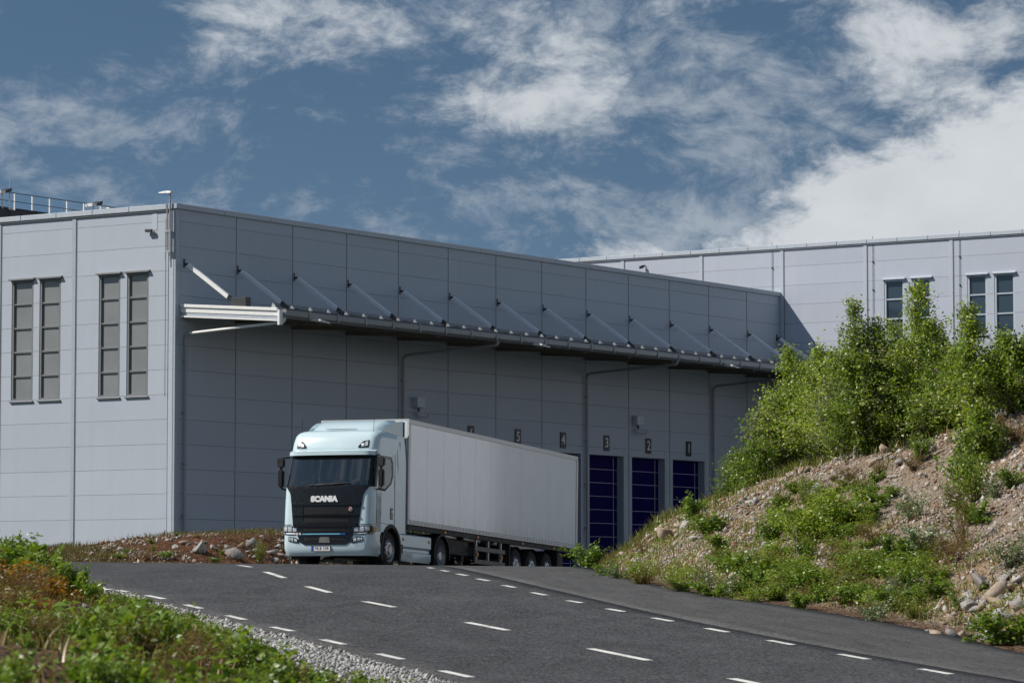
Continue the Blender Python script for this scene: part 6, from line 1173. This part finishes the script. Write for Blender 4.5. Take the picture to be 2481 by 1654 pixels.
def grow_tree(H, Rr, kind, rg):
    segs, pts = [], []
    nt = 9; tz = np.linspace(0, 1, nt); wob = np.cumsum(rg.normal(0, .03, (nt, 2)), 0) * H * .25; wob -= wob[0]
    tp = np.c_[wob, tz * H]; r0 = .012 * H + .008
    for i in range(nt - 1): segs.append((tp[i], tp[i+1], r0 * (1 - tz[i]) + .004, r0 * (1 - tz[i+1]) + .004))
    nb = int(60 + H * 13)
    for k in range(nb):
        t = rg.uniform(.06, .97) ** .9; base = np.array([np.interp(t, tz, tp[:, 0]), np.interp(t, tz, tp[:, 1]), t * H]); az = k * 2.4 + rg.normal(0, .5)
        pf = {'birch': (min(1, t / .25 + .4)) * (1 - t) ** .95 * 1.6 + .05, 'willow': (min(1, t / .2 + .5)) * (1 - t) ** .42 + .10}.get(kind, (1 - t) ** .5 * 1.0 + .12)
        ln = Rr * pf * rg.uniform(.5, 1.3); rise = rg.uniform(.45, 1.15) if kind != 'leafy_tree' else rg.uniform(.2, .9)
        d = np.array([math.cos(az), math.sin(az), rise]); p0 = base; steps = 4
        for s in range(steps):
            p1 = p0 + d / np.linalg.norm(d) * ln * 1.25 / steps; segs.append((p0, p1, .010 * (1 - s / steps) + .003, .010 * (1 - (s + 1) / steps) + .002))
            m = max(2, int(rg.integers(9, 17) * (1.2 - .8 * t))); q = p0 + (p1 - p0) * rg.random((m, 1)); pts.append(q + rg.normal(0, .055 + .03 * Rr + .05 * s / steps, (m, 3)))
            if s > 0:
                for _ in range(2 if t < .6 else 1):
                    dd = d + rg.normal(0, .8, 3); dd /= np.linalg.norm(dd); e = p1 + dd * rg.uniform(.08, .22); segs.append((p1, e, .003, .0015)); m = max(2, int(rg.integers(5, 10) * (1.15 - .7 * t))); pts.append(p1 + (e - p1) * rg.random((m, 1)) + rg.normal(0, .05, (m, 3)))
            d = d + rg.normal(0, .22, 3) + np.array([0, 0, -.10]); p0 = p1
    # leader tip
    m = 16; pts.append(tp[-1] + np.c_[rg.normal(0, .06, (m, 2)), -np.abs(rg.normal(0, .28, m))])
    return segs, np.vstack(pts)
def tree(kind, x, y, H, Rr, label, rg):
    segs, pts = grow_tree(H, Rr, kind, rg); pts = pts[pts[:, 2] > .08]
    o = empty({'birch': 'birch_tree', 'willow': 'willow_tree'}.get(kind, 'young_tree'), (x, y, gz(x, y) - .05), 0, label=label, cat="tree", group="young trees along the ridge")
    V, F = twig_arrays(segs, 4); link("trunk", mesh_np("trunk", V, F, M_BARK), o)
    sz = rg.uniform(.045, .085, len(pts)) * (1.15 if kind != 'birch' else 1.0)
    V, F = leaf_arrays(pts, sz, rg, .35, .72 if kind == 'birch' else .5, .3); tt = np.clip(rg.normal(.45, .26, len(pts)) + (rg.random() - .5) * .25, 0, 1)
    link("crown", mesh_np("crown", V, F, {'birch': L_BIRCH, 'willow': L_WILLOW}.get(kind, L_LEAFY), tint=np.repeat(tt, 4)), o)
TLAB = ["birch rising in front of the triangular shadow on the rear hall", "slim open birch against the bare rear wall left of the windows", "tallest birch in front of the left pair of rear hall windows",
 "narrow birch top between the two window pairs of the rear hall", "bushy birch below the right pair of rear hall windows", "birch cut by the right edge of the picture", "birch between the shadow wedge and the slim open birch",
 "pale leaved willow at the left end of the tree clump over dark wall", "low leafy tree at the foot of the clump nearest the blue doors", "silvery willow left of the tallest birch", "birch just left of the tallest birch",
 "low pale willow at the front of the clump under the slim birch", "birch just right of the tallest birch", "small pale willow at the ridge right of the tallest birch", "young birch filling the gap below the narrow birch top",
 "dense birch right behind the shadow wedge birch", "leafy tree low at the left end of the ridge above the grass", "pale willow low in the left part of the clump", "low leafy tree at the base of the tallest birch", "low pale willow near the right edge ridge",
 "birch behind the shadow wedge birch, second row", "birch behind the slim open birch, left side", "birch between slim open birch and tallest birch, second row", "birch behind the tallest birch, left side", "birch behind the tallest birch, right side", "birch below the narrow birch top, second row", "leafy tree at the base of the slim open birch", "leafy tree low between tallest birch and narrow birch top", "birch behind the one cut by the right edge",
 "small lone birch leaning on the bare gravel slope at right"]
for i, (k, x, y, hh_, w) in enumerate(TREES):
    tree(k, x, y, hh_, w * (1.25 if k == 'birch' else 1.2) * (.85 if x / y < .082 else 1.0), TLAB[i], np.random.default_rng(100 + i))
# --- shrub templates of unit height
def grow_shrub(kind, rg):
    segs, pts = [], []
    ns = {'leafy': 13, 'birchy': 14, 'herb': 16, 'rusty': 18, 'broad': 9, 'orange': 11, 'silver': 12, 'pine': 5, 'fern': 12, 'sapling': 1}[kind]
    for k in range(ns):
        az = rg.uniform(0, 6.28); lean = abs(rg.normal(0, .42)) if kind != 'sapling' else .05
        d = np.array([math.cos(az) * lean, math.sin(az) * lean, 1.0]); ln = rg.uniform(.55, 1.05) / np.linalg.norm(d) ** .5; p0 = np.array([math.cos(az), math.sin(az), 0]) * rg.uniform(0, .10); steps = 6
        for s in range(steps):
            p1 = p0 + d / np.linalg.norm(d) * ln / steps; segs.append((p0, p1, .012 * (1 - s / steps) + .003, .012 * (1 - (s + 1) / steps) + .003))
            m = {'leafy': 9, 'birchy': 14, 'herb': 8, 'rusty': 12, 'broad': 6, 'orange': 6, 'silver': 9, 'pine': 34, 'fern': 10, 'sapling': 3}[kind]
            if s >= (1 if kind not in ('sapling',) else 3):
                q = p0 + (p1 - p0) * rg.random((m, 1)); pts.append(q + rg.normal(0, {'pine': .075, 'birchy': .085, 'broad': .03}.get(kind, .06), (m, 3)))
                if kind in ('leafy', 'birchy', 'silver', 'rusty') and s > 1:
                    e = p1 + rg.normal(0, .12, 3); segs.append((p1, e, .004, .002)); pts.append(p1 + (e - p1) * rg.random((5, 1)) + rg.normal(0, .04, (5, 3)))
            d = d + rg.normal(0, .16, 3) + np.array([math.cos(az), math.sin(az), -.25]) * .09; p0 = p1
    return segs, np.vstack(pts)
SK = {'leafy': (L_LEAFY, M_STEM, .115, .55), 'birchy': (L_BIRCH, M_STEM, .065, .65), 'herb': (L_HERB, M_STEMG, .10, .42), 'rusty': (L_RUSTY, M_STEM, .075, .16), 'broad': (L_LEAFY, M_STEMG, .17, .6),
      'orange': (L_ORANGE, M_STEM, .11, .55), 'silver': (L_SILVER, M_STEM, .085, .42), 'pine': (L_PINE, M_STEM, .11, .07), 'fern': (L_LEAFY, M_STEMG, .11, .3), 'sapling': (L_HERB, M_BARK, .05, .5)}
SHM = {}
for ki, k in enumerate(SK):
    for v in range(4 if k in ('leafy', 'herb', 'rusty', 'birchy', 'broad') else 2):
        r2 = np.random.default_rng(500 + ki * 10 + v); segs, pts = grow_shrub(k, r2); lm, sm, ls, asp = SK[k]
        V, F = twig_arrays(segs, 3); m1 = mesh_np("stems", V, F, sm)
        pts = pts[pts[:, 2] > .03]; V, F = leaf_arrays(pts, r2.uniform(.65, 1.3, len(pts)) * ls, r2, .3, asp, .1)
        SHM.setdefault(k, []).append((m1, mesh_np("foliage", V, F, lm, tint=np.repeat(np.clip(r2.normal(.45, .22, len(pts)), 0, 1), 4))))
NAMES = {'leafy': 'leafy_shrub', 'birchy': 'birch_shrub', 'herb': 'weed', 'rusty': 'dry_shrub', 'broad': 'broadleaf_plant', 'orange': 'orange_shrub', 'silver': 'silver_willow', 'pine': 'pine_sapling', 'fern': 'fern', 'sapling': 'bare_sapling'}
WORDS = {'leafy': 'bright green leafy shrub', 'birchy': 'fine leaved birch shrub', 'herb': 'pale green weed clump', 'rusty': 'rusty brown dry shrub', 'broad': 'broad leaved green plant', 'orange': 'orange and yellow leaved shrub', 'silver': 'silvery willow bush', 'pine': 'rusty green pine sapling', 'fern': 'upright bright green fern', 'sapling': 'thin pale bare sapling'}
def plant(k, x, y, hgt, wid, label, group):
    o = empty(NAMES[k], (x, y, gz(x, y) - .02), random.uniform(0, 6.28), label=label, cat="plant", group=group)
    m1, m2 = random.choice(SHM[k]); s = wid / .95 if k not in ('sapling',) else hgt * .5
    o.scale = (s, s, hgt); link("stems", m1, o); link("foliage", m2, o); return o
UNIQ = {'pine': "rusty green pine sapling standing alone on the right slope", 'fern': "upright bright green fern beside the rock pile at lower right"}
for (k, x, y, h_, w) in SHRUBS:
    plant(k, x, y, h_ * (1.25 if y < 79 else 1.0), w * (1.3 if y < 79 else 1.0), UNIQ.get(k, size_word(h_, .28, .45) + " " + WORDS[k] + " " + slope_place(x, y)), "%s plants on the right slope" % NAMES[k].replace('_', ' '))
for (k, x, y, h_, w) in MOUND_PLANTS:
    plant(k, x, y, h_, w, WORDS[k] + (" beside the truck bumper on the earth mound" if w > .33 and x > -7.2 else (" on the left half of the earth mound" if x / y < -.1 else " on the right half of the earth mound")), "plants on the earth mound")
for (k, x, y, h_, w) in FRONT_PLANTS:
    plant(k, x, y, h_, w, size_word(h_, .35, .6) + " " + WORDS[k] + " " + bank_place(x, y), "plants on the left foreground bank")
# --- grass and ground cover
def blades(name, Q, hgt, rg, mat, **kw):
    n = len(Q); z = ground_z(Q[:, 0], Q[:, 1]); P = np.c_[Q, z - .01]; a = rg.uniform(0, 6.28, n); w = hgt * .045 + .0015
    s = np.c_[np.cos(a), np.sin(a), np.zeros(n)] * w[:, None]; l = rg.normal(0, .32, (n, 2)) * hgt[:, None]
    mid = P + np.c_[l * .35, hgt * .55]; tip = P + np.c_[l, hgt]
    V = np.stack([P - s, P + s, mid + s * .7, tip, mid - s * .7], 1).reshape(-1, 3)
    F = (np.arange(n) * 5)[:, None] + np.array([[0, 1, 2, 3, 4]]); 
    return setp(link(name, mesh_np(name, V, F, mat, tint=np.repeat(rg.random(n), 5))), **kw)
L_DRY = leaf_mat("dry_grass", [(.20, .13, .06), (.30, .21, .09), (.22, .19, .06), (.13, .15, .03)], .2)
L_OLIVE = leaf_mat("olive_grass", [(.075, .085, .022), (.12, .12, .035), (.17, .15, .06), (.24, .17, .08)], .2)
L_GREENG = leaf_mat("green_grass", [(.07, .11, .02), (.11, .16, .03), (.16, .19, .04), (.24, .20, .07)], .25)
def pick(n, x0, x1, y0, y1, f):
    Q = np.c_[rg.uniform(x0, x1, n), rg.uniform(y0, y1, n)]; return Q[rg.random(n) < f(Q)]
def f_mound(Q):
    sd, hi, mo, ba, gr = zones(Q[:, 0], Q[:, 1]); top = sstep(hsm(Q[:, 0], Q[:, 1]) - .95 - .028 * np.maximum(0, Q[:, 0] + 12), .62, .85)
    return mo * np.maximum(np.maximum(top, sstep(-Q[:, 0] - .3 * (Q[:, 1] - 92), 9.6, 10.8)), .12 * (vnoise(Q[:, 0], Q[:, 1], .9, 8) > .6))
Q = pick(60000, -18, -2, 88.5, 101.5, f_mound); blades("mound_grass", Q, rg.uniform(.06, .20, len(Q)), rg, L_OLIVE, label="dull olive grass over the top of the earth mound", cat="grass", kind="stuff")
def f_slope(Q):
    sd, hi, mo, ba, gr = zones(Q[:, 0], Q[:, 1]); v = vnoise(Q[:, 0], Q[:, 1], .55, 6); v2 = vnoise(Q[:, 0], Q[:, 1], 2.2, 9)
    low_ = sstep(-sd, -5.5, -1.0) * .9
    return hi * np.clip(sstep(v, .55, .75) * .8 * (v2 > .45) + low_ * (v2 > .35), 0, 1)
Q = pick(60000, .5, 13.5, 44, 88, f_slope); blades("slope_grass", Q, rg.uniform(.06, .26, len(Q)), rg, L_DRY, label="straw coloured grass tufts over the right slope", cat="grass", kind="stuff")
def f_ridge(Q):
    d = seg_dist(Q[:, 0], Q[:, 1], [(3.2, 86), (4.9, 85), (6.0, 83.4), (7.4, 81), (9.0, 77)]); return 1 - sstep(d, .5, 1.3)
Q = pick(30000, 2, 10.5, 75, 89, f_ridge); blades("ridge_grass", Q, rg.uniform(.10, .34, len(Q)), rg, L_GREENG, label="yellow green grass strip along the ridge below the trees", cat="grass", kind="stuff")
def f_bank(Q):
    sd, hi, mo, ba, gr = zones(Q[:, 0], Q[:, 1]); return ba * sstep(sd, 1.3, 2.6) * (.25 + .75 * (vnoise(Q[:, 0], Q[:, 1], .8, 10) > .45))
Q = pick(90000, -12, 3, 13, 62, f_bank); Q = Q[(Q[:, 0] / Q[:, 1] > -.16) & (Q[:, 0] / Q[:, 1] < .05)]
blades("bank_grass", Q[::2], rg.uniform(.04, .20, len(Q[::2])), rg, L_DRY, label="dry reddish grass between the plants of the left bank", cat="grass", kind="stuff")
Qc = Q[1::2]; Qc = Qc[vnoise(Qc[:, 0], Qc[:, 1], .33, 7) > .52]; Pc = np.c_[Qc, ground_z(Qc[:, 0], Qc[:, 1]) + rg.uniform(.005, .10, len(Qc))]
V, F = leaf_arrays(Pc, rg.uniform(.03, .06, len(Pc)), rg, .8, .6); setp(link("ground_cover", mesh_np("ground_cover", V, F, L_LEAFY, tint=np.repeat(rg.random(len(Pc)), 4))), label="low green creeping leaves covering the left bank", cat="ground cover", kind="stuff")
Q = pick(50000, 1, 13.5, 44, 84, lambda Q: f_slope(Q) * sstep(-zones(Q[:, 0], Q[:, 1])[0], -7.0, -2.0))
Pc = np.c_[Q, ground_z(Q[:, 0], Q[:, 1]) + rg.uniform(.01, .22, len(Q))]
V, F = leaf_arrays(Pc, rg.uniform(.04, .09, len(Pc)), rg, .6, .6); setp(link("slope_ground_cover", mesh_np("slope_ground_cover", V, F, L_LEAFY, tint=np.repeat(rg.random(len(Pc)), 4))), label="green creeping leaves along the foot of the right slope", cat="ground cover", kind="stuff")

# ------------------------------------------------------------------ tell look-alikes apart by their order across the view
_ord = ["leftmost", "second from left", "third from left", "fourth from left", "fifth from left", "sixth from left", "seventh from left", "eighth from left", "ninth from left", "tenth from left", "eleventh from left", "twelfth from left"]
_by = {}
for o in scene.objects:
    if o.parent is None and "label" in o.keys() and o.get("kind") is None: _by.setdefault(o["label"], []).append(o)
for lab, L in _by.items():
    if 1 < len(L) <= 12 and len(lab.split()) <= 13:
        L.sort(key=lambda o: o.location.x / max(o.location.y, 1))
        for i, o in enumerate(L): o["label"] = lab + ", " + _ord[i]
